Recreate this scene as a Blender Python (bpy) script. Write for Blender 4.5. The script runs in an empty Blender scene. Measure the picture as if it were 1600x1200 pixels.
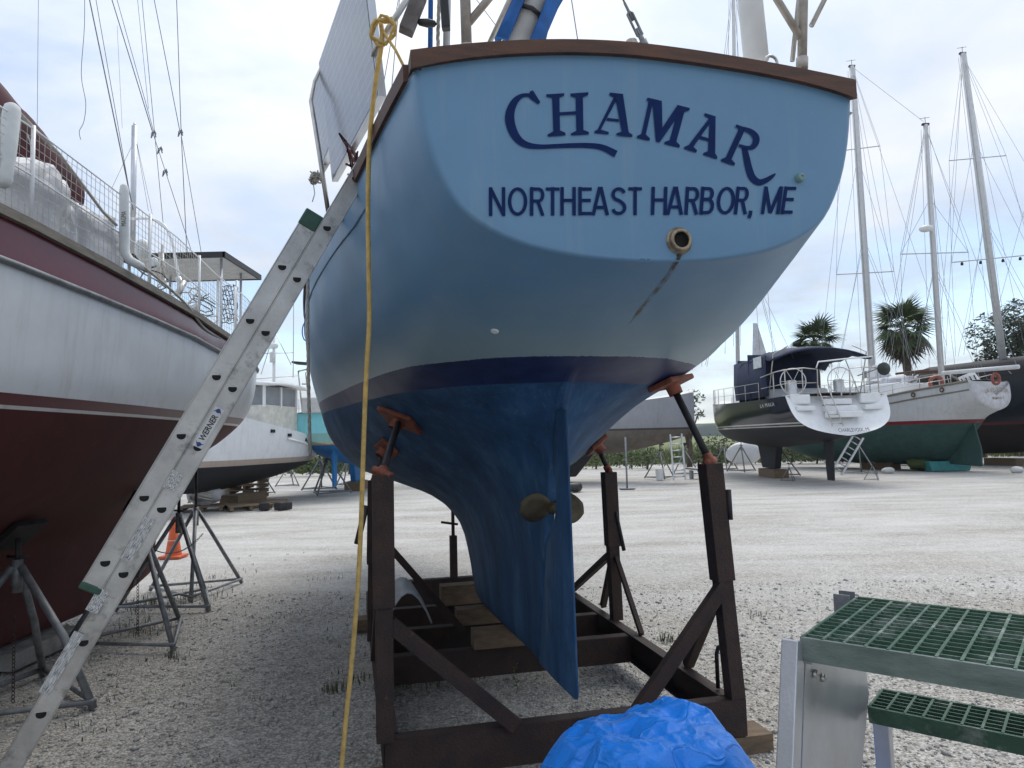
import bpy, bmesh, math, random
from mathutils import Vector, Matrix, noise as mnoise
random.seed(7)
D = bpy.data
SC = bpy.context.scene
COL = SC.collection
R = math.radians

# ------------------------------------------------------------------ camera
FPX = 1110.0; PITCH = R(4.48); ROLL = .024; CAMH = 1.75
_R = Vector((1, 0, 0)); _U = Vector((0, -math.sin(PITCH), math.cos(PITCH))); FW = Vector((0, math.cos(PITCH), math.sin(PITCH)))
CR = _R*math.cos(ROLL) - _U*math.sin(ROLL); CU = _U*math.cos(ROLL) + _R*math.sin(ROLL); CP = Vector((0, 0, CAMH))
cam = D.cameras.new('camera'); camo = D.objects.new('camera', cam); COL.objects.link(camo)
m = Matrix.Identity(4)
for i in range(3):
    m[i][0] = CR[i]; m[i][1] = CU[i]; m[i][2] = -FW[i]; m[i][3] = CP[i]
camo.matrix_world = m
cam.sensor_width = 36; cam.lens = FPX/1600*36; cam.clip_start = .05; cam.clip_end = 6000
SC.camera = camo

# ------------------------------------------------------------------ sky, sun, exposure
SUN_EL, SUN_AZ = R(58), R(17)          # azimuth measured from +Y towards +X
SC.view_settings.view_transform = 'Standard'; SC.view_settings.look = 'None'
SC.view_settings.exposure = .9; SC.view_settings.gamma = 1; SC.view_settings.use_curve_mapping = False
w = D.worlds.new('World'); SC.world = w; w.use_nodes = True
nt = w.node_tree; N = nt.nodes; L = nt.links; N.clear()
def nn(tree, t, **k):
    n = tree.nodes.new(t)
    for a, b in k.items():
        if a.startswith('i_'): n.inputs[a[2:].replace('_', ' ')].default_value = b
        else: setattr(n, a, b)
    return n
wo = nn(nt, 'ShaderNodeOutputWorld'); bg = nn(nt, 'ShaderNodeBackground', i_Strength=.1)
sky = nn(nt, 'ShaderNodeTexSky', sky_type='NISHITA', sun_disc=False, sun_elevation=SUN_EL, sun_rotation=SUN_AZ, air_density=1.0, dust_density=.5, ozone_density=1.6)
tc = nn(nt, 'ShaderNodeTexCoord'); sep = nn(nt, 'ShaderNodeSeparateXYZ'); L.new(tc.outputs['Generated'], sep.inputs[0])
def math_n(tree, op, a, b=None, c=None, clamp=False):
    n = tree.nodes.new('ShaderNodeMath'); n.operation = op; n.use_clamp = clamp
    for i, v in enumerate((a, b, c)):
        if v is None: continue
        if isinstance(v, (int, float)): n.inputs[i].default_value = v
        else: tree.links.new(v, n.inputs[i])
    return n.outputs[0]
zc = math_n(nt, 'ADD', math_n(nt, 'MAXIMUM', sep.outputs[2], 0.0), .16)
cx = math_n(nt, 'DIVIDE', sep.outputs[0], zc); cy = math_n(nt, 'DIVIDE', sep.outputs[1], zc)
cmb = nn(nt, 'ShaderNodeCombineXYZ'); L.new(cx, cmb.inputs[0]); L.new(cy, cmb.inputs[1])
def cl_noise(scale, detail, rough, off, dist=0.0):
    mp = nn(nt, 'ShaderNodeMapping'); mp.inputs['Location'].default_value = off; mp.inputs['Scale'].default_value = (scale, scale, scale)
    L.new(cmb.outputs[0], mp.inputs[0])
    n = nn(nt, 'ShaderNodeTexNoise', i_Scale=1.0, i_Detail=detail, i_Roughness=rough, i_Distortion=dist); L.new(mp.outputs[0], n.inputs['Vector']); return n.outputs[0]
def ramp(tree, src, stops):
    r = tree.nodes.new('ShaderNodeValToRGB'); e = r.color_ramp.elements
    while len(e) < len(stops): e.new(.5)
    for i, (p, c) in enumerate(stops):
        e[i].position = p; e[i].color = c if len(c) == 4 else (*c, 1)
    tree.links.new(src, r.inputs[0]); return r.outputs[0]
def mixc(tree, f, a, b, mode='MIX'):
    n = tree.nodes.new('ShaderNodeMix'); n.data_type = 'RGBA'; n.blend_type = mode
    if isinstance(f, (int, float)): n.inputs[0].default_value = f
    else: tree.links.new(f, n.inputs[0])
    for i, v in ((6, a), (7, b)):
        if isinstance(v, tuple): n.inputs[i].default_value = v if len(v) == 4 else (*v, 1)
        else: tree.links.new(v, n.inputs[i])
    return n.outputs[2]
big = cl_noise(.42, 4, .55, (3.1, 7.2, 0), .4); fine = cl_noise(1.5, 6, .6, (1.3, .4, 0), .3)
den = math_n(nt, 'ADD', math_n(nt, 'MULTIPLY', big, .66), math_n(nt, 'MULTIPLY', fine, .34))
mask = ramp(nt, den, [(.415, (.04, .04, .04)), (.48, (.55, .55, .55)), (.55, (1, 1, 1))])
sdir = nn(nt, 'ShaderNodeVectorMath', operation='DOT_PRODUCT'); L.new(tc.outputs['Generated'], sdir.inputs[0]); sdir.inputs[1].default_value = (math.sin(SUN_AZ)*math.cos(SUN_EL), math.cos(SUN_AZ)*math.cos(SUN_EL), math.sin(SUN_EL))
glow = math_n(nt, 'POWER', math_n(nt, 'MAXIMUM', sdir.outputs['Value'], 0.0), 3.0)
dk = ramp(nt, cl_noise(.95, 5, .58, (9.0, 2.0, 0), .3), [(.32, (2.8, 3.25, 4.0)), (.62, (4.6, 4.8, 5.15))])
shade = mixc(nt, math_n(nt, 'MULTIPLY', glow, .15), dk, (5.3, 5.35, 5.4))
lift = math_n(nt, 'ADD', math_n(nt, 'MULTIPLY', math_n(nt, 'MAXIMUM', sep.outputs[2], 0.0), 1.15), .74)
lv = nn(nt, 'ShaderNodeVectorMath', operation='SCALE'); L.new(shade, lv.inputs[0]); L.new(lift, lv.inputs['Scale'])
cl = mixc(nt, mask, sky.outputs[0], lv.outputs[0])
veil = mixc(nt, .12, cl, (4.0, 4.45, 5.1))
hzn = nn(nt, 'ShaderNodeMapRange', interpolation_type='SMOOTHSTEP'); hzn.inputs['From Min'].default_value = .0; hzn.inputs['From Max'].default_value = .16; hzn.inputs['To Min'].default_value = .45; hzn.inputs['To Max'].default_value = 0; L.new(sep.outputs[2], hzn.inputs[0])
veil = mixc(nt, hzn.outputs[0], veil, (4.4, 4.8, 5.15))
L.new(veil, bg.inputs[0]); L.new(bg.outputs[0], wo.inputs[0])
sl = D.lights.new('sun', 'SUN'); sl.energy = 1.15; sl.angle = R(30); sl.color = (1, .95, .88)
so = D.objects.new('sun', sl); COL.objects.link(so)
so.rotation_euler = (math.pi/2 - SUN_EL, 0, math.pi - SUN_AZ)
so.location = (0, 0, 30)

# ------------------------------------------------------------------ helpers
def ray(px, py): return CR*((px-800)/FPX) + CU*((600-py)/FPX) + FW
def atY(px, py, Y): d = ray(px, py); return CP + d*(Y/d.y)
def atZ(px, py, z): d = ray(px, py); return CP + d*((z-CAMH)/d.z)
def onP(px, py, o, n): d = ray(px, py); return CP + d*((o-CP).dot(n)/d.dot(n))

class MB:
    def __init__(s): s.v = []; s.f = []; s.mi = []; s.cur = 0
    def face(s, *ix): s.f.append(ix); s.mi.append(s.cur)
    def add(s, vs, fs):
        o = len(s.v); s.v += [Vector(x) for x in vs]
        for q in fs: s.f.append(tuple(i+o for i in q)); s.mi.append(s.cur)
        return s
    def box(s, c, sz, M=None):
        hx, hy, hz = sz[0]/2, sz[1]/2, sz[2]/2
        vs = [Vector((x*hx, y*hy, z*hz)) for z in (-1, 1) for y in (-1, 1) for x in (-1, 1)]
        if M is not None: vs = [M @ x for x in vs]
        return s.add([x + Vector(c) for x in vs], [(0, 2, 3, 1), (4, 5, 7, 6), (0, 1, 5, 4), (2, 6, 7, 3), (0, 4, 6, 2), (1, 3, 7, 5)])
    def bar(s, a, b, wd, ht, up=(0, 0, 1), tw=0):
        a, b = Vector(a), Vector(b); x = (b-a); ln = x.length; x.normalize(); u = Vector(up)
        if abs(x.dot(u)) > .97: u = Vector((0, 1, 0))
        y = u.cross(x).normalized(); z = x.cross(y)
        if tw: q = Matrix.Rotation(tw, 3, x); y = q @ y; z = q @ z
        M = Matrix((x, y, z)).transposed()
        return s.box((a+b)/2, (ln, wd, ht), M)
    def tube(s, pts, r, n=8, caps=True, radii=None):
        pts = [Vector(p) for p in pts]; o = len(s.v); k = len(pts); pu = None
        for i, p in enumerate(pts):
            t = (pts[min(i+1, k-1)] - pts[max(i-1, 0)])
            if t.length < 1e-9: t = Vector((0, 0, 1))
            t.normalize()
            if pu is None:
                u = Vector((0, 0, 1)) if abs(t.z) < .9 else Vector((1, 0, 0))
            else: u = pu
            u = (u - t*u.dot(t)).normalized(); pu = u; vv = t.cross(u)
            rr = radii[i] if radii else r
            for j in range(n):
                a = 2*math.pi*j/n; s.v.append(p + (u*math.cos(a) + vv*math.sin(a))*rr)
        for i in range(k-1):
            for j in range(n):
                j2 = (j+1) % n; s.face(o+i*n+j, o+i*n+j2, o+(i+1)*n+j2, o+(i+1)*n+j)
        if caps: s.face(*[o+j for j in reversed(range(n))]); s.face(*[o+(k-1)*n+j for j in range(n)])
        return s
    def lathe(s, prof, o=(0, 0, 0), ax=(0, 0, 1), n=16):
        ax = Vector(ax).normalized(); u = Vector((1, 0, 0)) if abs(ax.x) < .9 else Vector((0, 1, 0))
        u = (u-ax*u.dot(ax)).normalized(); v = ax.cross(u); b = len(s.v); o = Vector(o)
        for r, h in prof:
            for j in range(n):
                a = 2*math.pi*j/n; s.v.append(o+ax*h+(u*math.cos(a)+v*math.sin(a))*r)
        for i in range(len(prof)-1):
            for j in range(n):
                j2 = (j+1) % n; s.face(b+i*n+j, b+i*n+j2, b+(i+1)*n+j2, b+(i+1)*n+j)
        return s
    def grid(s, rows, closed=False):
        o = len(s.v); nr, nc = len(rows), len(rows[0])
        for r_ in rows: s.v += [Vector(x) for x in r_]
        for i in range(nr-1):
            for j in range(nc if closed else nc-1):
                j2 = (j+1) % nc; s.face(o+i*nc+j, o+i*nc+j2, o+(i+1)*nc+j2, o+(i+1)*nc+j)
        return s
    def prism(s, poly, ext):   # polygon points (3d), extrusion vector
        o = len(s.v); n = len(poly); e = Vector(ext)
        s.v += [Vector(p) for p in poly] + [Vector(p)+e for p in poly]
        s.face(*[o+i for i in reversed(range(n))]); s.face(*[o+n+i for i in range(n)])
        for i in range(n): j = (i+1) % n; s.face(o+i, o+j, o+n+j, o+n+i)
        return s
    def build(s, name, mt, parent=None, smooth=False, world=True, bevel=0, recalc=True, auto=None):
        me = D.meshes.new(name); vs = s.v
        if parent is not None and world:
            iv = MW[parent.name].inverted(); vs = [iv @ x for x in vs]
        me.from_pydata([tuple(x) for x in vs], [], s.f)
        mts = mt if isinstance(mt, (list, tuple)) else [mt]
        for q in mts: me.materials.append(q)
        if len(mts) > 1: me.polygons.foreach_set('material_index', s.mi)
        if recalc or bevel:
            b = bmesh.new(); b.from_mesh(me)
            if bevel: bmesh.ops.bevel(b, geom=b.edges[:], offset=bevel, segments=2, affect='EDGES', profile=.6, clamp_overlap=True)
            bmesh.ops.recalc_face_normals(b, faces=b.faces[:]); b.to_mesh(me); b.free()
        if smooth: me.shade_smooth()
        if auto is not None: me.shade_smooth(); me.set_sharp_from_angle(angle=R(auto))
        me.update()
        o = D.objects.new(name, me); COL.objects.link(o)
        if parent is not None:
            o.parent = parent; MW[o.name] = MW[parent.name].copy()
        else: MW[o.name] = Matrix.Identity(4)
        return o
MW = {}
def tag(o, label=None, cat=None, group=None, kind=None):
    for k, v in (('label', label), ('category', cat), ('group', group), ('kind', kind)):
        if v: o[k] = v
    return o
def thing(name, label, cat, loc=(0, 0, 0), rz=0, group=None):
    o = D.objects.new(name, None); COL.objects.link(o); o.location = loc; o.rotation_euler = (0, 0, rz); o.empty_display_size = .1
    MW[o.name] = Matrix.Translation(Vector(loc)) @ Matrix.Rotation(rz, 4, 'Z')
    return tag(o, label, cat, group)
def copy_tree(o, parent=None):
    c = o.copy(); COL.objects.link(c); c.parent = parent; MW[c.name] = MW[o.name].copy()
    for ch in o.children: copy_tree(ch, c)
    return c

# materials -----------------------------------------------------------------
def mat(name, col, rough=.6, metal=0, var=.15, scale=6, bump=0, bscale=60, col2=None, spots=None, spec=.5, stretch=(1, 1, 1), coat=0):
    m_ = D.materials.new(name); m_.use_nodes = True; t = m_.node_tree; b = t.nodes['Principled BSDF']
    b.inputs['Roughness'].default_value = rough; b.inputs['Metallic'].default_value = metal; b.inputs['Specular IOR Level'].default_value = spec
    if coat: b.inputs['Coat Weight'].default_value = coat; b.inputs['Coat Roughness'].default_value = .08
    g = nn(t, 'ShaderNodeTexCoord'); mp = nn(t, 'ShaderNodeMapping'); mp.inputs['Scale'].default_value = stretch; t.links.new(g.outputs['Object'], mp.inputs[0])
    n = nn(t, 'ShaderNodeTexNoise', i_Scale=scale, i_Detail=6, i_Roughness=.62); t.links.new(mp.outputs[0], n.inputs['Vector'])
    c2 = col2 or tuple(max(0, c*(1-var*1.6)) for c in col); c1 = col if col2 else tuple(min(1, c*(1+var*.6)) for c in col)
    c = ramp(t, n.outputs[0], [(.32, c2), (.68, c1)])
    if spots:
        sc, th_, sd, scol = spots
        n2 = nn(t, 'ShaderNodeTexNoise', i_Scale=sc, i_Detail=8, i_Roughness=.7); t.links.new(mp.outputs[0], n2.inputs['Vector'])
        f = ramp(t, n2.outputs[0], [(th_, (0, 0, 0)), (min(1, th_+sd), (1, 1, 1))]); c = mixc(t, f, c, scol)
    t.links.new(c, b.inputs['Base Color'])
    rr = nn(t, 'ShaderNodeMapRange'); rr.inputs['To Min'].default_value = max(0, rough-.1); rr.inputs['To Max'].default_value = min(1, rough+.1)
    t.links.new(n.outputs[0], rr.inputs[0]); t.links.new(rr.outputs[0], b.inputs['Roughness'])
    if bump:
        n3 = nn(t, 'ShaderNodeTexNoise', i_Scale=bscale, i_Detail=5); t.links.new(mp.outputs[0], n3.inputs['Vector'])
        bp = nn(t, 'ShaderNodeBump', i_Strength=bump, i_Distance=.01); t.links.new(n3.outputs[0], bp.inputs['Height']); t.links.new(bp.outputs[0], b.inputs['Normal'])
    return m_
M = {}
M['rust'] = mat('rusty_steel', (.055, .03, .022), .8, 0, .4, 7, .5, 90, col2=(.02, .014, .013), spots=(26, .62, .1, (.12, .05, .028)))
M['darksteel'] = mat('dark_steel', (.035, .032, .035), .6, .3, .3, 8, .3, 90)
M['teak'] = mat('teak', (.115, .048, .024), .6, 0, .3, 5, .3, 60, col2=(.045, .02, .012), stretch=(1, 1, 9), spots=(18, .66, .1, (.2, .12, .08)))
M['steel'] = mat('stainless', (.5, .48, .45), .32, .9, .15, 14)
M['pipe'] = mat('weathered_pipe', (.42, .38, .34), .5, .5, .25, 12, .2, 70)
M['alu'] = mat('aluminium', (.52, .51, .5), .45, .75, .16, 10, .1, 120, spots=(9, .6, .12, (.34, .33, .32)), stretch=(1, 1, 1))
M['alubright'] = mat('bright_aluminium', (.55, .57, .6), .36, .7, .1, 6, .08, 120)
M['galv'] = mat('galvanised', (.24, .25, .26), .55, .5, .25, 16, .15, 100)
M['orange'] = mat('orange_pad', (.25, .075, .042), .7, 0, .3, 9, .4, 50, spots=(14, .58, .1, (.1, .04, .03)))
M['white'] = mat('white_gelcoat', (.74, .75, .76), .35, 0, .05, 5)
M['offwhite'] = mat('old_white', (.6, .6, .58), .55, 0, .12, 7)
M['black'] = mat('black_rubber', (.02, .02, .022), .5, 0, .2, 9)
M['yrope'] = mat('yellow_rope', (.62, .42, .13), .75, 0, .2, 30, .5, 300)
M['wrope'] = mat('white_rope', (.5, .48, .43), .85, 0, .2, 40, .5, 300)
M['bluecanvas'] = mat('blue_canvas', (.02, .13, .42), .75, 0, .2, 8, .3, 60)
M['navy'] = mat('navy_paint', (.005, .02, .095), .75, 0, .15, 14, spots=(60, .72, .06, (.10, .17, .27)), spec=.15)
M['bronze'] = mat('old_bronze', (.13, .105, .06), .6, .4, .3, 9, .2, 60)
M['wood'] = mat('grey_timber', (.22, .15, .09), .85, 0, .3, 4, .5, 50, col2=(.11, .08, .055), stretch=(1, 8, 8))
M['wire'] = mat('rigging_wire', (.16, .16, .17), .45, .6, .1, 20)
M['hole'] = mat('dark_inside', (.01, .01, .01), .9, 0, .1, 9)

# ------------------------------------------------------------------ ground
def gravel_mat():
    m_ = D.materials.new('gravel'); m_.use_nodes = True; t = m_.node_tree; b = t.nodes['Principled BSDF']; b.inputs['Roughness'].default_value = .95; b.inputs['Specular IOR Level'].default_value = .15
    g = nn(t, 'ShaderNodeNewGeometry'); P = g.outputs['Position']
    def vor(sc, feat='F1'):
        v = nn(t, 'ShaderNodeTexVoronoi', feature=feat, i_Scale=sc); t.links.new(P, v.inputs['Vector']); return v
    def noi(sc, d=4, ro=.55, st=None):
        src = P
        if st: mp = nn(t, 'ShaderNodeMapping'); mp.inputs['Scale'].default_value = st; t.links.new(P, mp.inputs[0]); src = mp.outputs[0]
        n = nn(t, 'ShaderNodeTexNoise', i_Scale=sc, i_Detail=d, i_Roughness=ro); t.links.new(src, n.inputs['Vector']); return n.outputs[0]
    v1 = vor(60); v2 = vor(24)
    sp = nn(t, 'ShaderNodeSeparateColor'); t.links.new(v1.outputs['Color'], sp.inputs[0])
    sp2 = nn(t, 'ShaderNodeSeparateColor'); t.links.new(v2.outputs['Color'], sp2.inputs[0])
    c = ramp(t, sp.outputs[0], [(0, (.23, .22, .2)), (.5, (.46, .45, .425)), (1, (.68, .665, .635))])
    c2 = ramp(t, sp2.outputs[1], [(0, (.28, .265, .24)), (.6, (.51, .5, .47)), (1, (.70, .685, .65))])
    c = mixc(t, .4, c, c2)
    # cracks between stones
    e = ramp(t, v1.outputs['Distance'], [(.35, (1, 1, 1)), (.75, (.5, .48, .45))]); c = mixc(t, .7, c, e, 'MULTIPLY')
    # earth showing through in patches, paler packed fines on the driven way
    pt = ramp(t, noi(.55, 4, .6), [(.35, (.82, .78, .72)), (.65, (1, 1, 1))]); c = mixc(t, .7, c, pt, 'MULTIPLY')
    tr = ramp(t, noi(.8, 5, .65, (.4, 1.3, 1)), [(.3, (0, 0, 0)), (.7, (1, 1, 1))])
    sy = nn(t, 'ShaderNodeSeparateXYZ'); t.links.new(P, sy.inputs[0])
    yy = nn(t, 'ShaderNodeMapRange'); yy.inputs['From Min'].default_value = 5; yy.inputs['From Max'].default_value = 11; t.links.new(sy.outputs[1], yy.inputs[0])
    c = mixc(t, math_n(t, 'MULTIPLY', math_n(t, 'MULTIPLY', tr, yy.outputs[0]), .65), c, (.66, .65, .63))
    t.links.new(c, b.inputs['Base Color'])
    h = math_n(t, 'ADD', math_n(t, 'MULTIPLY', v1.outputs['Distance'], -1.0), math_n(t, 'MULTIPLY', v2.outputs['Distance'], -.8))
    bp = nn(t, 'ShaderNodeBump', i_Strength=.9, i_Distance=.014); t.links.new(h, bp.inputs['Height']); t.links.new(bp.outputs[0], b.inputs['Normal'])
    return m_
M['gravel'] = gravel_mat()
def ground_z(x, y):
    return .018*mnoise.noise(Vector((x*.6, y*.6, 0))) + .03*mnoise.noise(Vector((x*.17, y*.17, 3))) - .02
g = MB(); xs = [-9+.25*i for i in range(84)]; ys = [.5+.25*i for i in range(60)]
def axis(core, far): return [-a for a in reversed(far)] + core + far
xl = [-1500, -500, -160, -70, -40, -24, -14] + xs + [16, 24, 40, 70, 160, 500, 1500]
yl = [-300, -60, -15, -4] + ys + [18, 22, 28, 36, 48]
g.grid([[(x, y, ground_z(x, y) if (-9 <= x <= 12 and .5 <= y <= 15.3) else -.02) for x in xl] for y in yl])
tag(g.build('ground', M['gravel'], smooth=True), kind='structure')

# ------------------------------------------------------------------ generic hull
def catmull(xs, ys, x):
    n = len(xs)
    if x <= xs[0]: return ys[0]
    if x >= xs[-1]: return ys[-1]
    k = max(i for i in range(n-1) if xs[i] <= x)
    def sl(i):
        if i == 0: return (ys[1]-ys[0])/(xs[1]-xs[0])
        if i == n-1: return (ys[-1]-ys[-2])/(xs[-1]-xs[-2])
        a = (ys[i]-ys[i-1])/(xs[i]-xs[i-1]); b = (ys[i+1]-ys[i])/(xs[i+1]-xs[i])
        if a*b <= 0: return 0
        return 2*a*b/(a+b) if abs(a)+abs(b) > 0 else 0
    h = xs[k+1]-xs[k]; t = (x-xs[k])/h; m0, m1 = sl(k)*h, sl(k+1)*h
    return (2*t**3-3*t*t+1)*ys[k] + (t**3-2*t*t+t)*m0 + (-2*t**3+3*t*t)*ys[k+1] + (t**3-t*t)*m1
def crom(pts, t):
    n = len(pts); k = min(int(t), n-2); u = t-k
    p0 = pts[max(k-1, 0)]; p1 = pts[k]; p2 = pts[k+1]; p3 = pts[min(k+2, n-1)]
    return tuple(.5*((2*b)+(-a+c)*u+(2*a-5*b+4*c-d)*u*u+(-a+3*b-3*c+d)*u**3) for a, b, c, d in zip(p0, p1, p2, p3))
class Hull:
    def __init__(s, st): s.X = [q[0] for q in st]; s.P = [q[1] for q in st]; s.n = len(st[0][1])
    def half(s, X, dens=4):
        ctl = [(catmull(s.X, [p[i][0] for p in s.P], X), catmull(s.X, [p[i][1] for p in s.P], X)) for i in range(s.n)]
        k = (s.n-1)*dens
        return [crom(ctl, i/dens) for i in range(k+1)]
    def ring(s, X, dens=4, fp=1, fs=1):
        h = s.half(X, dens)
        return [(y*fp, z) for y, z in h] + [(-y*fs, z) for y, z in reversed(h[:-1])]
    def ywid(s, X, z):          # half breadth at height
        h = s.half(X, 8)
        for (y0, z0), (y1, z1) in zip(h, h[1:]):
            if (z0-z)*(z1-z) <= 0 and z0 != z1: return y0+(y1-y0)*(z-z0)/(z1-z0)
        return h[-1][0]

# ------------------------------------------------------------------ the blue sailboat on the cradle
_d = ray(545, 687); BANG = math.atan2(-_d.x, _d.y)
HD = Vector((-math.sin(BANG), math.cos(BANG), 0)); PT = Vector((-math.cos(BANG), -math.sin(BANG), 0)); ZZ = Vector((0, 0, 1))
_O = atY(903, 1090, 3.7); _T = onP(993, 72, _O, PT); T0 = Vector((_T.x, _T.y, 0))
def B(X, y, z): return T0 + HD*X + PT*y + ZZ*z
def bX(px, py, X): return onP(px, py, T0+HD*X, HD)
def bS(px, py, s): return onP(px, py, T0+PT*s, PT)
def toB(P): v = P-T0; return (v.dot(HD), v.dot(PT), v.z)

CH = Hull([
 (0,    [(.925,3.11),(.895,2.9),(.838,2.72),(.735,2.572),(.54,2.475),(.31,2.43),(.15,2.418),(.05,2.415),(.02,2.415),(0,2.415)]),
 (.4,   [(1.0,3.10),(.978,2.85),(.91,2.61),(.775,2.42),(.55,2.32),(.32,2.285),(.15,2.275),(.05,2.272),(.02,2.272),(0,2.272)]),
 (.77,  [(1.06,3.09),(1.035,2.8),(.97,2.52),(.82,2.295),(.56,2.195),(.32,2.16),(.15,2.152),(.05,2.15),(.02,2.15),(0,2.15)]),
 (1.0,  [(1.095,3.087),(1.075,2.79),(1.01,2.49),(.845,2.24),(.57,2.14),(.33,2.095),(.12,2.073),(.04,2.07),(.02,2.07),(0,2.07)]),
 (1.12, [(1.115,3.085),(1.095,2.78),(1.035,2.48),(.865,2.215),(.585,2.112),(.33,2.06),(.12,2.025),(.05,2.0),(.03,1.97),(0,1.95)]),
 (1.24, [(1.14,3.08),(1.12,2.78),(1.06,2.47),(.88,2.19),(.6,2.075),(.33,1.985),(.12,1.88),(.04,1.82),(.03,1.79),(0,1.79)]),
 (1.45, [(1.185,3.075),(1.17,2.78),(1.105,2.46),(.91,2.165),(.64,2.03),(.34,1.89),(.12,1.68),(.04,1.45),(.03,1.32),(0,1.3)]),
 (1.69, [(1.24,3.07),(1.22,2.78),(1.155,2.46),(.95,2.145),(.70,1.99),(.39,1.81),(.15,1.5),(.05,1.05),(.032,.5),(0,.43)]),
 (2.1,  [(1.31,3.055),(1.3,2.77),(1.225,2.44),(1.01,2.12),(.78,1.945),(.46,1.73),(.2,1.42),(.09,1.0),(.06,.5),(0,.43)]),
 (2.6,  [(1.39,3.04),(1.38,2.76),(1.305,2.43),(1.1,2.115),(.89,1.89),(.57,1.64),(.28,1.38),(.14,1.0),(.09,.5),(0,.43)]),
 (3.3,  [(1.46,3.02),(1.45,2.75),(1.385,2.43),(1.21,2.12),(1.04,1.82),(.76,1.55),(.4,1.34),(.19,1.03),(.11,.5),(0,.43)]),
 (3.65, [(1.48,3.015),(1.48,2.75),(1.415,2.43),(1.27,2.12),(1.12,1.8),(.85,1.53),(.47,1.33),(.19,1.05),(.08,.62),(0,.55)]),
 (4.0,  [(1.50,3.01),(1.5,2.75),(1.44,2.43),(1.32,2.12),(1.19,1.79),(.93,1.52),(.53,1.33),(.18,1.14),(.06,.9),(0,.84)]),
 (4.5,  [(1.52,3.0),(1.52,2.75),(1.47,2.43),(1.38,2.12),(1.27,1.78),(1.02,1.51),(.6,1.35),(.2,1.22),(.06,1.14),(0,1.12)]),
 (5.5,  [(1.54,3.0),(1.54,2.75),(1.5,2.43),(1.42,2.12),(1.3,1.8),(1.03,1.55),(.6,1.41),(.2,1.31),(.06,1.27),(0,1.25)]),
 (7.0,  [(1.4,3.05),(1.39,2.78),(1.31,2.45),(1.15,2.14),(.9,1.88),(.58,1.68),(.3,1.54),(.12,1.47),(.05,1.45),(0,1.45)]),
 (8.7,  [(.95,3.15),(.89,2.85),(.77,2.5),(.6,2.2),(.43,2.0),(.27,1.87),(.15,1.8),(.07,1.76),(.03,1.75),(0,1.75)]),
 (10.2, [(.3,3.3),(.25,3.0),(.18,2.78),(.12,2.6),(.08,2.5),(.05,2.45),(.03,2.42),(.02,2.41),(.01,2.4),(0,2.4)]),
 (10.6, [(.03,3.38),(.025,3.2),(.02,3.05),(.018,2.95),(.015,2.9),(.012,2.87),(.01,2.86),(.008,2.85),(.005,2.85),(0,2.85)])])
def asym(X):
    k = max(0, 1-X/4.5); return 1-.045*k, 1+.055*k
def lean(X, y, z):   # the boat sits a touch down to port at the stern
    return z + (.078*max(0, 1-X/4.5)*min(1, max(0, (z-2.2)/.9))*min(1, abs(y)/.9) if y < 0 else 0)
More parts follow.
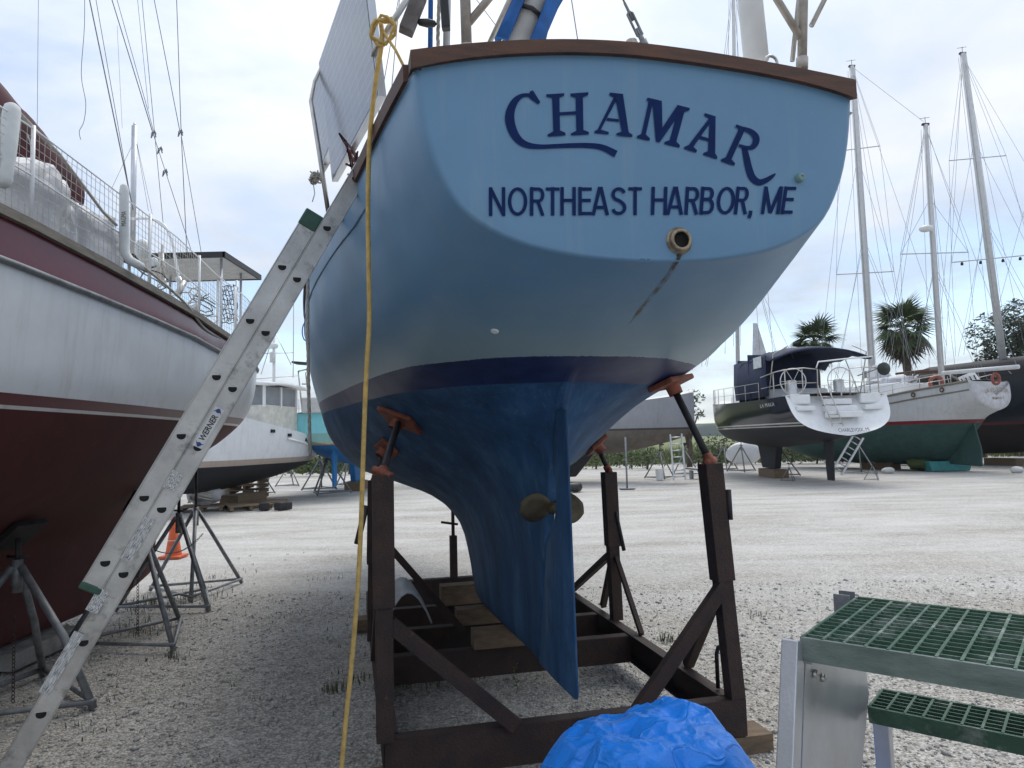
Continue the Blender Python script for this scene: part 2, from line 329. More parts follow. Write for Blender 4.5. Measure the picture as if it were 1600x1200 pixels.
def hull_paint():
    m_ = D.materials.new('light_blue_hull_paint'); m_.use_nodes = True; t = m_.node_tree; b = t.nodes['Principled BSDF']
    g = nn(t, 'ShaderNodeNewGeometry'); P = g.outputs['Position']; s = nn(t, 'ShaderNodeSeparateXYZ'); t.links.new(P, s.inputs[0])
    def noi(sc, d=5, ro=.6, st=None):
        src = P
        if st: mp = nn(t, 'ShaderNodeMapping'); mp.inputs['Scale'].default_value = st; t.links.new(P, mp.inputs[0]); src = mp.outputs[0]
        n = nn(t, 'ShaderNodeTexNoise', i_Scale=sc, i_Detail=d, i_Roughness=ro); t.links.new(src, n.inputs['Vector']); return n.outputs[0]
    top = ramp(t, noi(1.7, 6), [(.3, (.108, .225, .355)), (.7, (.13, .258, .40))])
    # grey-green light off the ground, painted into the counter's colour with a ragged outline
    mottle = ramp(t, noi(1.3, 7, .65), [(.36, (0, 0, 0)), (.7, (1, 1, 1))])
    low = nn(t, 'ShaderNodeMapRange'); low.inputs['From Min'].default_value = 2.46; low.inputs['From Max'].default_value = 2.18; t.links.new(math_n(t, 'ADD', s.outputs[2], math_n(t, 'MULTIPLY', noi(2.2), .12)), low.inputs[0])
    top = mixc(t, math_n(t, 'MULTIPLY', math_n(t, 'ADD', math_n(t, 'MULTIPLY', mottle, .35), .48), low.outputs[0]), top, (.33, .42, .385))
    drip = ramp(t, noi(3.2, 6, .65, (3, 3, .22)), [(.56, (0, 0, 0)), (.74, (.3, .3, .3))]); top = mixc(t, drip, top, (.235, .30, .31))
    scuff = ramp(t, noi(34, 5, .75, (.5, .5, 2.2)), [(.68, (0, 0, 0)), (.74, (.35, .35, .35))]); top = mixc(t, scuff, top, (.30, .38, .44))
    boot = ramp(t, noi(9, 6), [(.35, (.010, .020, .075)), (.7, (.018, .036, .12))])
    chips = ramp(t, noi(55, 5, .7), [(.70, (0, 0, 0)), (.73, (1, 1, 1))]); boot = mixc(t, math_n(t, 'MULTIPLY', chips, .5), boot, (.25, .28, .3))
    st = noi(5, 8, .68, (1.0, 1.0, .25)); st2 = noi(26, 6, .7, (1, 1, .12))
    bot = ramp(t, st, [(.28, (.010, .042, .095)), (.5, (.02, .078, .18)), (.72, (.055, .14, .255))])
    bot = mixc(t, ramp(t, st2, [(.56, (0, 0, 0)), (.80, (.55, .55, .55))]), bot, (.13, .2, .29))
    bot = mixc(t, ramp(t, noi(2.3, 7, .7), [(.6, (0, 0, 0)), (.75, (.6, .6, .6))]), bot, (.008, .018, .045))
    zz = s.outputs[2]
    wob = math_n(t, 'MULTIPLY', math_n(t, 'SUBTRACT', noi(40, 4), .5), .008)
    zz = math_n(t, 'ADD', zz, wob)
    a1 = math_n(t, 'GREATER_THAN', zz, 2.15); a2 = math_n(t, 'GREATER_THAN', zz, 2.045)
    c = mixc(t, a2, bot, boot); c = mixc(t, a1, c, top); t.links.new(c, b.inputs['Base Color'])
    r = math_n(t, 'ADD', math_n(t, 'MULTIPLY', a1, -.36), .74); r = math_n(t, 'SUBTRACT', r, math_n(t, 'MULTIPLY', math_n(t, 'SUBTRACT', a2, a1), .30))
    r = math_n(t, 'ADD', r, math_n(t, 'MULTIPLY', math_n(t, 'SUBTRACT', mottle, .5), .12)); t.links.new(r, b.inputs['Roughness'])
    bp = nn(t, 'ShaderNodeBump', i_Strength=.35, i_Distance=.004); t.links.new(math_n(t, 'MULTIPLY', math_n(t, 'ADD', st2, noi(60, 4)), math_n(t, 'SUBTRACT', 1.0, a2)), bp.inputs['Height'])
    t.links.new(bp.outputs[0], b.inputs['Normal']); b.inputs['Specular IOR Level'].default_value = .4
    return m_
M['hull'] = hull_paint()
bot_only = M['hull']
ch = thing('sailboat', 'light blue sailboat lettered CHAMAR on its transom, propped up in a rusty cradle', 'sailboat', B(0, 0, 0), BANG+math.pi/2)
g = MB()
Xs = [0, .06, .14, .25, .4, .55, .7, .85, 1.0, 1.1, 1.17, 1.24, 1.31, 1.38, 1.45, 1.53, 1.61, 1.69, 1.8, 1.95, 2.1, 2.3, 2.6, 2.9, 3.1, 3.3, 3.45, 3.55, 3.65, 3.8, 4.0, 4.2, 4.5, 5, 5.5, 6.2, 7, 7.8, 8.7, 9.5, 10.2, 10.6]
rows = [[B(X, y, lean(X, y, z)) for y, z in CH.ring(X, 4, *asym(X))] for X in Xs]
# rounded transom edge, then the flat face
r0 = [(y, lean(0, y, z)) for y, z in CH.ring(0, 4, *asym(0))]; c0 = Vector((0, 2.85))
def inset(k, X): return [B(X, y*(1-k), c0.y+(z-c0.y)*(1-k*1.1)) for y, z in r0]
rows = [inset(.034, -.024), inset(.022, -.0225), inset(.011, -.016), inset(.004, -.007)] + rows
g.grid(rows)
def crown(y): return 3.237-(.127 if y > 0 else .052)*(abs(y)/.92)**1.8
# transom face: fan of strips between the outline and the crowned top
ring = rows[0]; nloc = len(ring); hlf = (nloc-1)//2
tf = []
for i in range(hlf+1):
    a = ring[i]; b = ring[nloc-1-i]; tf.append([a.lerp(b, k/12) for k in range(13)])
g.grid(tf)
top = []
for k in range(25):
    p = ring[0].lerp(ring[-1], k/24); ly = toB(p)[1]; top.append([p, Vector((p.x, p.y, max(p.z, crown(ly))))])
g.grid(top)
bm_obj = g.build('hull', M['hull'], ch, smooth=True)
bmh = bmesh.new(); bmh.from_mesh(bm_obj.data); bmesh.ops.remove_doubles(bmh, verts=bmh.verts[:], dist=.0008); bmesh.ops.recalc_face_normals(bmh, faces=bmh.faces[:]); bmh.to_mesh(bm_obj.data); bmh.free(); bm_obj.data.shade_smooth()
# deck
g = MB(); dk = []
for X in [-.01] + Xs[4:]:
    f = asym(X); yb = CH.half(max(X, 0))[0]; zc_ = .13 if X < 1 else .1
    dk.append([B(X, yb[0]*f[0]*(1-k/4) + -yb[0]*f[1]*(k/4), yb[1]-.01+zc_*(1-abs(1-k/2)**1.8)) for k in range(5)])
g.grid(dk); g.build('deck', M['offwhite'], ch, smooth=True)
# teak rail: transom cap and side caps
g = MB(); rr = []
for k in range(33):
    y = .895-k/32*1.862; z = crown(y) if -.95 < y < .93 else 3.11
    z = 3.237-(.13 if y > 0 else .055)*(abs(y)/.93)**1.8; rr.append([B(-.05, y, z-.006-.02*(abs(y)/.9)**6), B(-.05, y, z+.046), B(.07, y, z+.05), B(.07, y, z)])
g.grid(rr, closed=True); n_ = len(g.v); g.face(0, 1, 2, 3); g.face(n_-1, n_-2, n_-3, n_-4); g.build('transom_rail', M['teak'], ch, auto=40)
for sd in (0, 1):
    g = MB(); rr = []
    for X in Xs[1:]:
        h = CH.half(X)[0]; f = asym(X)[sd]; y = h[0]*f; s_ = 1 if sd == 0 else -1; h = (h[0], lean(X, s_*y, h[1]))
        rr.append([B(X, s_*(y+.018), h[1]-.012), B(X, s_*(y+.02), h[1]+.055), B(X, s_*(y-.05), h[1]+.06), B(X, s_*(y-.05), h[1]-.0)])
    g.grid(rr, closed=True); n_ = len(g.v); g.face(0, 1, 2, 3); g.face(n_-1, n_-2, n_-3, n_-4); g.build('side_rail', M['teak'], ch, auto=40)
# cove line: a grooved strake below the rail
for sd, s_ in ((0, 1), (1, -1)):
    g = MB(); g.tube([B(X, s_*(CH.ywid(X, CH.half(X)[0][1]-.2)*asym(X)[sd]+.001), CH.half(X)[0][1]-.2) for X in [.9+.3*i for i in range(27)]], .007, 6)
    g.build('cove_moulding', mat('cove_blue', (.13, .24, .36), .5), ch, smooth=True)
# rudder blade with a shaft slot and a notch for the propeller
g = MB()
def rud(z):   # (trailing X, leading X)
    te = 1.015+(z-.444)*.034; le = 1.69-(z-.43)*.335; return te, le
zs_ = [.43, .46, .6, .8, 1.0, 1.15, 1.28, 1.40, 1.48, 1.55, 1.62, 1.7, 1.78, 1.84, 1.9]
rr = []
for z in zs_:
    te, le = rud(z)
    if 1.15 < z < 1.6: le -= .13*math.sin((z-1.15)/.45*math.pi)**.5
    if z == .43: te += .012
    th = .030
    sect = [(te, .004), (te+.02, .012), (te+(le-te)*.5, .026), (le-.03, th), (le-.012, th-.006), (le-.012, -(th-.006)), (le-.03, -th), (te+(le-te)*.5, -.026), (te+.02, -.012), (te, -.004)]
    rr.append([B(x, y, z) for x, y in sect])
g.grid(rr, closed=True); g.face(*range(10)); g.face(*[len(g.v)-10+i for i in range(10)])
g.build('rudder', M['hull'], ch, auto=50)
# propeller in its aperture
pc = B(1.40, 0, 1.36)
g = MB(); g.lathe([(0, -.1), (.018, -.095), (.03, -.05), (.033, .03), (.025, .06), (0, .061)], pc, HD, 14); hub = g.build('propeller_hub', M['bronze'], ch, smooth=True)
for k, a in enumerate((R(86), R(-94))):
    g = MB(); rr = []
    for i in range(9):
        t = i/8; rad = .02+.165*t; wd = .092*math.sin(math.pi*min(1, (t*.80+.14)))**.8+.004; tw = R(40-20*t)
        rr.append([pc + (PT*math.sin(a)+ZZ*math.cos(a))*rad + ((PT*math.cos(a)-ZZ*math.sin(a))*math.cos(tw)+HD*math.sin(tw))*(u*wd) + HD*((1-u*u)*-.012) for u in (-1, -.5, 0, .5, 1)])
    g.grid(rr); o = g.build('propeller_blade', M['bronze'], ch, smooth=True); o.modifiers.new('thick', 'SOLIDIFY').thickness = .008
# exhaust outlet through the transom
ec = bX(1062, 376, -.03)
g = MB(); g.lathe([(.030, .03), (.030, -.016), (.034, -.021), (.041, -.020), (.046, -.012), (.048, 0), (.054, .002), (.055, .008)], ec, HD, 28)
ex = g.build('exhaust_outlet', mat('tarnished_bronze', (.36, .29, .2), .4, .8, .3, 30), ch, smooth=True)
g = MB(); g.lathe([(.0295, -.017), (.0295, .001), (0, .001)], ec, HD, 24); g.build('exhaust_bore', M['hole'], ex, smooth=True)
# rust run below the outlet: a thin deposit film lying on the paint
def stain(pts, wd, name, mt, off=.003):
    g = MB(); rr = []
    for i, (px, py) in enumerate(pts):
        a = hull_hit(px-wd[i]/2, py, off); b = hull_hit(px+wd[i]/2, py, off); rr.append([a, (a+b)/2, b])
    g.grid(rr); return g.build(name, mt, ch, smooth=True)
from mathutils.bvhtree import BVHTree
_me = bm_obj.data; _mw = MW[ch.name]
BVH = BVHTree.FromPolygons([_mw @ v.co for v in _me.vertices], [tuple(p.vertices) for p in _me.polygons])
def hull_hit(px, py, off=.003):
    d = ray(px, py).normalized(); loc, nrm, ix, ds = BVH.ray_cast(CP, d)
    if loc is None: return None
    if nrm.dot(d) > 0: nrm = -nrm
    return loc + nrm*off
def stain_mat(col, a):
    m_ = mat('rust_run', col, .8, 0, .3, 20); t = m_.node_tree; b = t.nodes['Principled BSDF']
    n = nn(t, 'ShaderNodeTexNoise', i_Scale=16, i_Detail=6); g_ = nn(t, 'ShaderNodeTexCoord'); t.links.new(g_.outputs['Object'], n.inputs['Vector'])
    al = ramp(t, n.outputs[0], [(.34, (0, 0, 0)), (.66, (a, a, a))]); t.links.new(al, b.inputs['Alpha']); return m_
stain([(1062, 396), (1056, 410), (1046, 428), (1030, 448), (1015, 466), (998, 487), (982, 506)], [7, 8, 8, 7, 6, 5, 1], 'rust_streak', stain_mat((.2, .13, .05), .8))
stain([(1063, 394), (1060, 404), (1055, 412), (1049, 422)], [9, 6, 4, 1], 'soot_streak', stain_mat((.05, .035, .02), 1.0), .005)
# small fittings
def button(px, py, r, name, mt, dome=.35):
    p = hull_hit(px, py, 0); d = ray(px, py).normalized(); l_, nr, i_, ds = BVH.ray_cast(CP, d); nr = nr if nr.dot(d) < 0 else -nr
    g = MB(); g.lathe([(r, 0), (r, r*.18), (r*.8, r*dome), (r*.35, r*(dome+.08)), (r*.32, r*(dome-.1)), (0, r*(dome-.1))], p, nr, 16); return g.build(name, mt, ch, smooth=True)
button(773, 517, .019, 'drain_fitting', M['white'])
button(1248, 279, .019, 'stern_light', mat('green_glass', (.16, .28, .27), .25), 1.2)
# lettering --------------------------------------------------------------
def cpx(cx_, cy_): return 760+cx_/3.2, 120+cy_/3.2
def tr(cx_, cy_, X=-.0275): return bX(*cpx(cx_, cy_), X)
def poly(g, pts):
    o = len(g.v); g.v += [tr(*p) for p in pts]; g.face(*range(o, o+len(pts)))
def stroke(g, pts, sub=5):
    q = [crom(pts, i/sub) for i in range((len(pts)-1)*sub+1)]; rr = []
    for i, (x, y, wd) in enumerate(q):
        x0, y0 = q[max(i-1, 0)][:2]; x1, y1 = q[min(i+1, len(q)-1)][:2]; dx, dy = x1-x0, y1-y0; l = math.hypot(dx, dy)
        rr.append([tr(x-dy/l*wd/2, y+dx/l*wd/2), tr(x+dy/l*wd/2, y-dx/l*wd/2)])
    g.grid(rr)
G = MB()
stroke(G, [(262, 128, 12), (235, 98, 18), (185, 92, 19), (146, 118, 32), (122, 165, 42), (117, 212, 47), (130, 266, 45), (160, 314, 38), (205, 341, 30), (270, 349, 22), (350, 346, 21), (430, 343, 23), (510, 343, 25), (580, 353, 29), (648, 386, 36)])
for P_ in [
 [(216, 75), (232, 67), (270, 127), (258, 137), (214, 104)],
 [(298, 88), (390, 82), (388, 95), (365, 103), (368, 268), (395, 280), (395, 293), (306, 299), (306, 288), (335, 273), (329, 105), (300, 100)],
 [(420, 84), (510, 77), (508, 92), (482, 103), (485, 266), (512, 276), (512, 288), (423, 293), (423, 283), (450, 270), (447, 105), (421, 97)],
 [(364, 178), (449, 172), (449, 188), (366, 193)],
 [(640, 82), (682, 86), (711, 278), (730, 290), (729, 302), (649, 293), (650, 283), (677, 274), (648, 118)],
 [(618, 78), (684, 86), (684, 100), (640, 104), (614, 92)],
 [(638, 100), (655, 108), (572, 264), (612, 276), (611, 288), (540, 281), (541, 271), (556, 264)],
 [(605, 205), (662, 212), (664, 225), (600, 219)],
 [(812, 122), (832, 130), (797, 288), (818, 308), (815, 320), (752, 306), (754, 295), (775, 286)],
 [(828, 110), (877, 121), (880, 262), (866, 328), (848, 325)],
 [(805, 104), (877, 121), (872, 135), (818, 130), (800, 117)],
 [(848, 325), (876, 260), (955, 142), (975, 172), (866, 328)],
 [(955, 140), (1018, 156), (1015, 168), (990, 176), (950, 323), (968, 342), (965, 354), (889, 336), (892, 325), (917, 316), (958, 165)],
 [(1118, 190), (1146, 198), (1144, 383), (1156, 400), (1153, 412), (1083, 390), (1086, 380), (1108, 372), (1116, 238)],
 [(1092, 181), (1147, 198), (1144, 212), (1120, 212), (1088, 193)],
 [(1113, 208), (1128, 218), (1035, 350), (1053, 367), (1049, 379), (988, 360), (990, 350), (1012, 341)],
 [(1058, 292), (1116, 309), (1116, 324), (1050, 306)],
 [(1250, 238), (1297, 256), (1290, 270), (1225, 413), (1243, 433), (1239, 445), (1172, 422), (1174, 412), (1197, 403), (1262, 262), (1244, 250)]]:
    poly(G, P_)
stroke(G, [(1282, 258, 18), (1325, 276, 26), (1348, 305, 33), (1342, 338, 30), (1315, 356, 20), (1262, 343, 13)])
stroke(G, [(1288, 348, 24), (1300, 400, 32), (1312, 455, 35), (1330, 503, 36), (1362, 527, 32), (1397, 518, 26), (1426, 500, 19), (1446, 484, 6)])
# triangulate concave outlines cleanly; lift pieces a hair apart
def finish_letters(G, name, mt, parent, axis_x=True):
    lo = G.build(name, mt, parent, recalc=False)
    bmh = bmesh.new(); bmh.from_mesh(lo.data); bmesh.ops.triangulate(bmh, faces=[f for f in bmh.faces if len(f.verts) > 4], ngon_method='EAR_CLIP'); bmh.to_mesh(lo.data); bmh.free()
    adj = {v.index: set() for v in lo.data.vertices}
    for p in lo.data.polygons:
        for a in p.vertices: adj[a] |= set(p.vertices)
    seen = set(); k_ = 0
    for v in lo.data.vertices:
        if v.index in seen: continue
        stk = [v.index]; k_ += 1
        while stk:
            q = stk.pop()
            if q in seen: continue
            seen.add(q); lo.data.vertices[q].co.x -= .00025*(k_ % 7); stk += list(adj[q])
    return lo
finish_letters(G, 'name_lettering', M['navy'], ch)
W_ = .135
def arc(cx_, cy_, rx, ry, a0, a1, n=9): return [(cx_+rx*math.cos(R(a0+(a1-a0)*i/(n-1))), cy_+ry*math.sin(R(a0+(a1-a0)*i/(n-1)))) for i in range(n)]
h_ = .07
GL = {'N': [[(.11, 0), (.11, 1)], [(.10, .97), (.90, .03)], [(.89, 0), (.89, 1)]], 'T': [[(.5, 0), (.5, 1)], [(0, 1-h_), (1, 1-h_)]],
 'H': [[(.11, 0), (.11, 1)], [(.89, 0), (.89, 1)], [(.11, .53), (.89, .53)]], 'E': [[(.12, 0), (.12, 1)], [(.12, 1-h_), (1, 1-h_)], [(.12, .53), (.93, .53)], [(.12, h_), (1, h_)]],
 'A': [[(.08, 0), (.47, 1)], [(.92, 0), (.53, 1)], [(.22, .28), (.78, .28)]], 'O': [arc(.5, .5, .40, .44, 90, 450, 25)],
 'R': [[(.11, 0), (.11, 1)], [(.11, 1-h_), (.55, 1-h_)] + arc(.6, .72, .28, .21, 90, -90, 9) + [(.11, .51)], [(.55, .5), (.9, 0)]],
 'B': [[(.11, 0), (.11, 1)], [(.11, 1-h_), (.5, 1-h_)] + arc(.56, .74, .25, .19, 90, -90, 8) + [(.11, .55)], [(.11, .54), (.5, .54)] + arc(.58, .305, .30, .235, 90, -90, 8) + [(.11, h_)]],
 'S': [arc(.5, .73, .36, .20, 15, 240, 13) + [(.5, .52), (.62, .48)] + arc(.5, .265, .38, .205, 45, -165, 13)],
 'M': [[(.09, 0), (.09, 1)], [(.91, 0), (.91, 1)], [(.10, .97), (.5, .05)], [(.90, .97), (.5, .05)]], ',': [[(.5, .13), (.5, 0), (.25, -.14)]]}
G = MB()
for chx, x0, x1 in (('N', 12, 95), ('O', 106, 206), ('R', 218, 290), ('T', 297, 366), ('H', 370, 447), ('E', 460, 527), ('A', 527, 612), ('S', 622, 701), ('T', 710, 778), ('H', 824, 904), ('A', 902, 984), ('R', 995, 1062), ('B', 1070, 1140), ('O', 1152, 1244), ('R', 1246, 1308), (',', 1318, 1338), ('M', 1381, 1474), ('E', 1482, 1540)):
    sk = 22*max(0, (x0-700)/800); yb = 696-(x0/1530)*10; hh = 144-6*(x0/1530)
    for pl in GL[chx]:
        q = [(x0+u*(x1-x0)+sk*(v-.5), yb-v*hh) for u, v in pl]; rr = []
        for i, (x, y) in enumerate(q):
            a_ = q[max(i-1, 0)]; b_2 = q[min(i+1, len(q)-1)]
            if chx == 'O' and i in (0, len(q)-1): a_, b_2 = q[-2], q[1]
            dx, dy = b_2[0]-a_[0], b_2[1]-a_[1]; l = math.hypot(dx, dy); wd = 17.5-1.5*abs(dx)/l
            rr.append([tr(x-dy/l*wd/2, y+dx/l*wd/2), tr(x+dy/l*wd/2, y-dx/l*wd/2)])
        G.grid(rr)
finish_letters(G, 'hailport_lettering', M['navy'], ch)
def text_mesh(body, bold=0, shear=0, space=1.0):
    c = D.curves.new('lettering', 'FONT'); c.body = body; c.size = 1; c.offset = bold; c.shear = shear; c.space_character = space; c.resolution_u = 3
    o = D.objects.new('lettering', c); COL.objects.link(o); bpy.context.view_layer.update()
    dg = bpy.context.evaluated_depsgraph_get(); me = D.meshes.new_from_object(o.evaluated_get(dg)); D.objects.remove(o); D.curves.remove(c)
    vs = [v.co.copy() for v in me.vertices]; fs = [tuple(p.vertices) for p in me.polygons]; D.meshes.remove(me)
    x0, x1 = min(v.x for v in vs), max(v.x for v in vs); y0 = 0; y1 = max(v.y for v in vs)
    return [((v.x-x0)/(x1-x0), v.y/y1) for v in vs], fs
def text_on(body, p00, p10, p01, name, mt, parent, bold=.01, shear=0, space=1.0, bend=0):
    """flat lettering on the parallelogram p00 (start of baseline) p10 (end) p01 (cap height)"""
    vs, fs = text_mesh(body, bold, shear, space); e1 = p10-p00; e2 = p01-p00; g = MB()
    g.add([p00+e1*u+e2*(v+bend*(1-(2*u-1)**2)) for u, v in vs], fs); return g.build(name, mt, parent, recalc=False)
# gear on the after deck ----------------------------------------------------
def up(px, py, X, z): # vertical-ish line through a pixel at boat station X, to height z
    return bX(px, py, X)
def ext(a, b, k): return a+(b-a)*k
def pole(name, a, b, r, mt, k=1.0, n=10, parent=ch):
    g = MB(); g.tube([a, ext(a, b, k)], r, n); return g.build(name, mt, parent, smooth=True)
# port post with its sleeve and brace
a = bX(730, 98, .14); b = bX(727, 2, .14); o = pole('stern_post', a, b, .021, M['pipe'], 3.2); pole('sleeve', a, ext(a, b, .28), .026, M['pipe'], 1, 12, o)
pole('brace', bX(733, 35, .14), bX(762, 0, .14), .016, M['pipe'], 4)
a = bX(1253, 108, .14); b = bX(1255, 2, .14); o = pole('stern_post', a, b, .021, M['pipe'], 3.2); pole('sleeve', a, ext(a, b, .16), .026, M['pipe'], 1, 12, o)
pole('brace', bX(1255, 66, .14), bX(1216, 2, .14), .016, M['pipe'], 3)
pole('brace', bX(1268, 40, .2), bX(1288, 0, .2), .012, M['steel'], 4)
pole('brace', bX(1238, 95, .5), bX(1248, 0, .5), .012, M['steel'], 3)
# boom crutch with furled sail in blue cover
g = MB(); a = bX(800, 88, .75); b = bX(838, -4, .75); g.tube([a, ext(a, b, 1.5), ext(a, b, 3)], .075, 14, radii=[.075, .085, .09]); bo = g.build('furled_sail', M['offwhite'], ch, smooth=True)
for q in ((-.095, 0), (.085, 1)):
    g = MB(); rr = []
    for i in range(9):
        p = ext(a, b, i*.4); off = (b-a).normalized().cross(HD).normalized(); wv = .012*math.sin(i*1.9+q[1]*2)
        rr.append([p-off*(q[0]+wv)-HD*.03, p-off*(q[0]*1.25+wv)-HD*.09, p-off*(q[0]*.55)-HD*.115])
    g.grid(rr); o = g.build('sail_cover', M['bluecanvas'], bo, smooth=True); o.modifiers.new('thick', 'SOLIDIFY').thickness = .018
g = MB(); g.tube([ext(a, b, .62)-HD*.06+ZZ*.01, ext(a, b, .6)+((b-a).normalized().cross(HD).normalized())*-.09-HD*.07, ext(a, b, .6)-HD*.105, ext(a, b, .62)+((b-a).normalized().cross(HD).normalized())*.09-HD*.07], .012, 6); g.build('tie', M['black'], bo, smooth=True)
pole('crutch_tube', bX(757, 84, .6), bX(795, 2, .6), .012, M['steel'], 4)
# white post to starboard, thin poles
pole('vent_post', bX(1182, 96, .6), bX(1172, 0, .6), .062, M['white'], 3, 18)
pole('flag_staff', bX(672, 100, .5), bX(673, 0, .5), .011, M['bluecanvas'], 3)
pole('flag_staff', bX(697, 98, .5), bX(699, 0, .5), .016, M['alubright'], 3)
def twisted(pts, r, name, mt, parent, pitch=None):
    pts = [Vector(p) for p in pts]; seg = []
    for a_, b_ in zip(pts, pts[1:]):
        n_ = max(2, int((b_-a_).length/(r*1.6))); seg += [a_.lerp(b_, i/n_) for i in range(n_)]
    seg.append(pts[-1]); g = MB()
    for k in range(3):
        q = []
        for i, p in enumerate(seg):
            t = (seg[min(i+1, len(seg)-1)]-seg[max(i-1, 0)]).normalized(); u = t.orthogonal().normalized() if i == 0 else (pu_ - t*pu_.dot(t)).normalized()
            pu_ = u; v = t.cross(u); an = i*.8+k*2.0944; q.append(p+(u*math.cos(an)+v*math.sin(an))*r*.5)
        g.tube(q, r*.62, 5)
    return g.build(name, mt, parent, smooth=True)
twisted([bX(686, 98, .35), bX(684, 60, .35), bX(686, 0, .35), bX(686, -60, .35)], .008, 'braided_halyard', M['wrope'], ch)
# outboard bracket block, black cleat
g = MB(); g.bar(bX(657, -8, .3), bX(634, 50, .3), .055, .06); g.build('outboard_bracket', mat('weathered_board', (.17, .15, .14), .8, 0, .3, 10, .4), ch, bevel=.004)
g = MB(); g.lathe([(0, -.04), (.013, -.03), (.018, 0), (.013, .035), (0, .045)], bX(668, 36, .3), PT, 12); g.build('cleat', M['black'], ch, smooth=True)
g = MB(); g.bar(bX(697, 46, .3), bX(693, -20, .3), .035, .04); g.build('winch_handle', M['black'], ch, bevel=.006)
# pad eyes and backstay turnbuckle
for px, py in ((842, 78), (1205, 96)):
    c = bX(px, py, .02); g = MB(); g.tube([c + PT*.028*math.cos(t) + ZZ*(.03*math.sin(t)-.006) for t in [R(-30+i*20) for i in range(13)]], .0065, 8); g.build('pad_eye', M['steel'], ch, smooth=True)
c = bX(987, 71, .08); g = MB(); g.lathe([(.028, -.02), (.028, .006), (.022, .012), (.022, .02), (0, .022)], c, ZZ, 16); g.build('vent_cap', M['pipe'], ch, smooth=True)
c0_ = bX(1009, 74, .06); c1_ = bX(972, -4, .06)
ax = (c1_-c0_).normalized(); sdv = ax.cross(HD).normalized()
g = MB(); g.tube([c0_-ax*.03, c0_+ax*.03], .017, 8); g.tube([c0_+ax*.02, c0_+ax*.05], .011, 8)
for s_ in (-1, 1): g.tube([c0_+ax*.045, c0_+ax*.055+sdv*s_*.012, c0_+ax*.15+sdv*s_*.012, c0_+ax*.16], .0055, 6)
g.tube([c0_+ax*.035, c0_+ax*.085], .006, 6); g.tube([c0_+ax*.12, c0_+ax*.2], .006, 6); g.tube([c0_+ax*.16, c0_+ax*1.2], .004, 6)
g.build('backstay_turnbuckle', M['galv'], ch, smooth=True)
# solar panels hung along the port rail
pv = D.materials.new('solar_cells'); pv.use_nodes = True; t = pv.node_tree; b_ = t.nodes['Principled BSDF']; b_.inputs['Roughness'].default_value = .18
tcn = nn(t, 'ShaderNodeTexCoord'); bk = nn(t, 'ShaderNodeTexBrick', offset=0.0); bk.inputs['Color1'].default_value = (.20, .22, .26, 1); bk.inputs['Color2'].default_value = (.22, .24, .28, 1); bk.inputs['Mortar'].default_value = (.42, .44, .47, 1)
bk.inputs['Scale'].default_value = 1; bk.inputs['Brick Width'].default_value = .16; bk.inputs['Row Height'].default_value = .05; bk.inputs['Mortar Size'].default_value = .0018
t.links.new(tcn.outputs['UV'], bk.inputs['Vector']); t.links.new(bk.outputs[0], b_.inputs['Base Color'])
def panel(A, Bp, Cp, thick=.035):
    nrm = (Bp-A).cross(Cp-Bp).normalized()
    if nrm.dot(CP-A) < 0: nrm = -nrm
    Dp = A+(Cp-Bp); g = MB(); g.prism([A, Bp, Cp, Dp], -nrm*thick); fr = g.build('panel_frame', M['alubright'], ch)
    e1 = Bp-A; e2 = Cp-Bp; l1, l2 = e1.length, e2.length; i1 = .014/l1; i2 = .014/l2
    g = MB(); q = [A+e1*u+e2*v+nrm*.002 for u, v in ((i1, i2), (1-i1, i2), (1-i1, 1-i2), (i1, 1-i2))]; g.add(q, [(0, 1, 2, 3)])
    o = g.build('solar_glass', pv, fr, recalc=False); uv = o.data.uv_layers.new()
    for i, (u, v) in enumerate(((0, 0), (l1, 0), (l1, l2), (0, l2))): uv.data[i].uv = (u, v)
    return fr
A_ = atZ(592, 150, 3.30); B_ = atZ(519, 284, 3.30); C_ = atY(498, 98, B_.y-.03); panel(A_, B_, C_)
A2 = atZ(521, 215, 3.62); B2 = atZ(503, 262, 3.62); C2 = atY(486, 158, B2.y-.03); panel(A2, B2, C2)
rail = atZ(513, 332, 3.06)
g = MB(); g.tube([rail, atY(499, 240, rail.y), atY(486, 158, rail.y+.1), atY(492, 128, rail.y+.15), atY(520, 70, rail.y+.1)], .013, 8); g.build('push_pit_tube', M['steel'], ch, smooth=True)
g = MB(); g.tube([atY(648, -20, 3.0), atY(607, 45, 3.0), atY(585, 82, 3.05), atY(572, 120, 3.7), atY(520, 240, 4.75), atY(500, 275, 4.55)], .015, 8); g.build('push_pit_tube', M['steel'], ch, smooth=True)
# lashing round the tube
g = MB(); c = atY(497, 277, 4.15)
for i in range(16):
    a1 = random.random()*6.28; g.tube([c+Vector((random.uniform(-.05, .03), random.uniform(-.03, .03), random.uniform(-.045, .04))) for _ in range(4)], .005, 5)
g.tube([c+Vector((-.03, 0, -.03)), c+Vector((-.02, 0, -.1)), c+Vector((-.035, 0, -.15))], .003, 5)
g.build('lashing', M['wrope'], ch, smooth=True)
g = MB(); c = B(1.25, 1.08, 3.2)
for col_ in range(5): g.tube([c+Vector((random.uniform(-.03, .03), random.uniform(-.25, .25), random.uniform(-.06, .1))) for _ in range(5)], .006, 5)
g.build('cable_bundle', mat('dull_red_cable', (.12, .03, .035), .6), ch, smooth=True)
for px, py in ((601, 178),):
    c = atZ(px, py, 3.17); g = MB(); g.tube([c+HD*.03*math.cos(t)+ZZ*.035*math.sin(t) for t in [R(i*30) for i in range(8)]], .006, 6); g.build('rail_eye', M['steel'], ch, smooth=True)
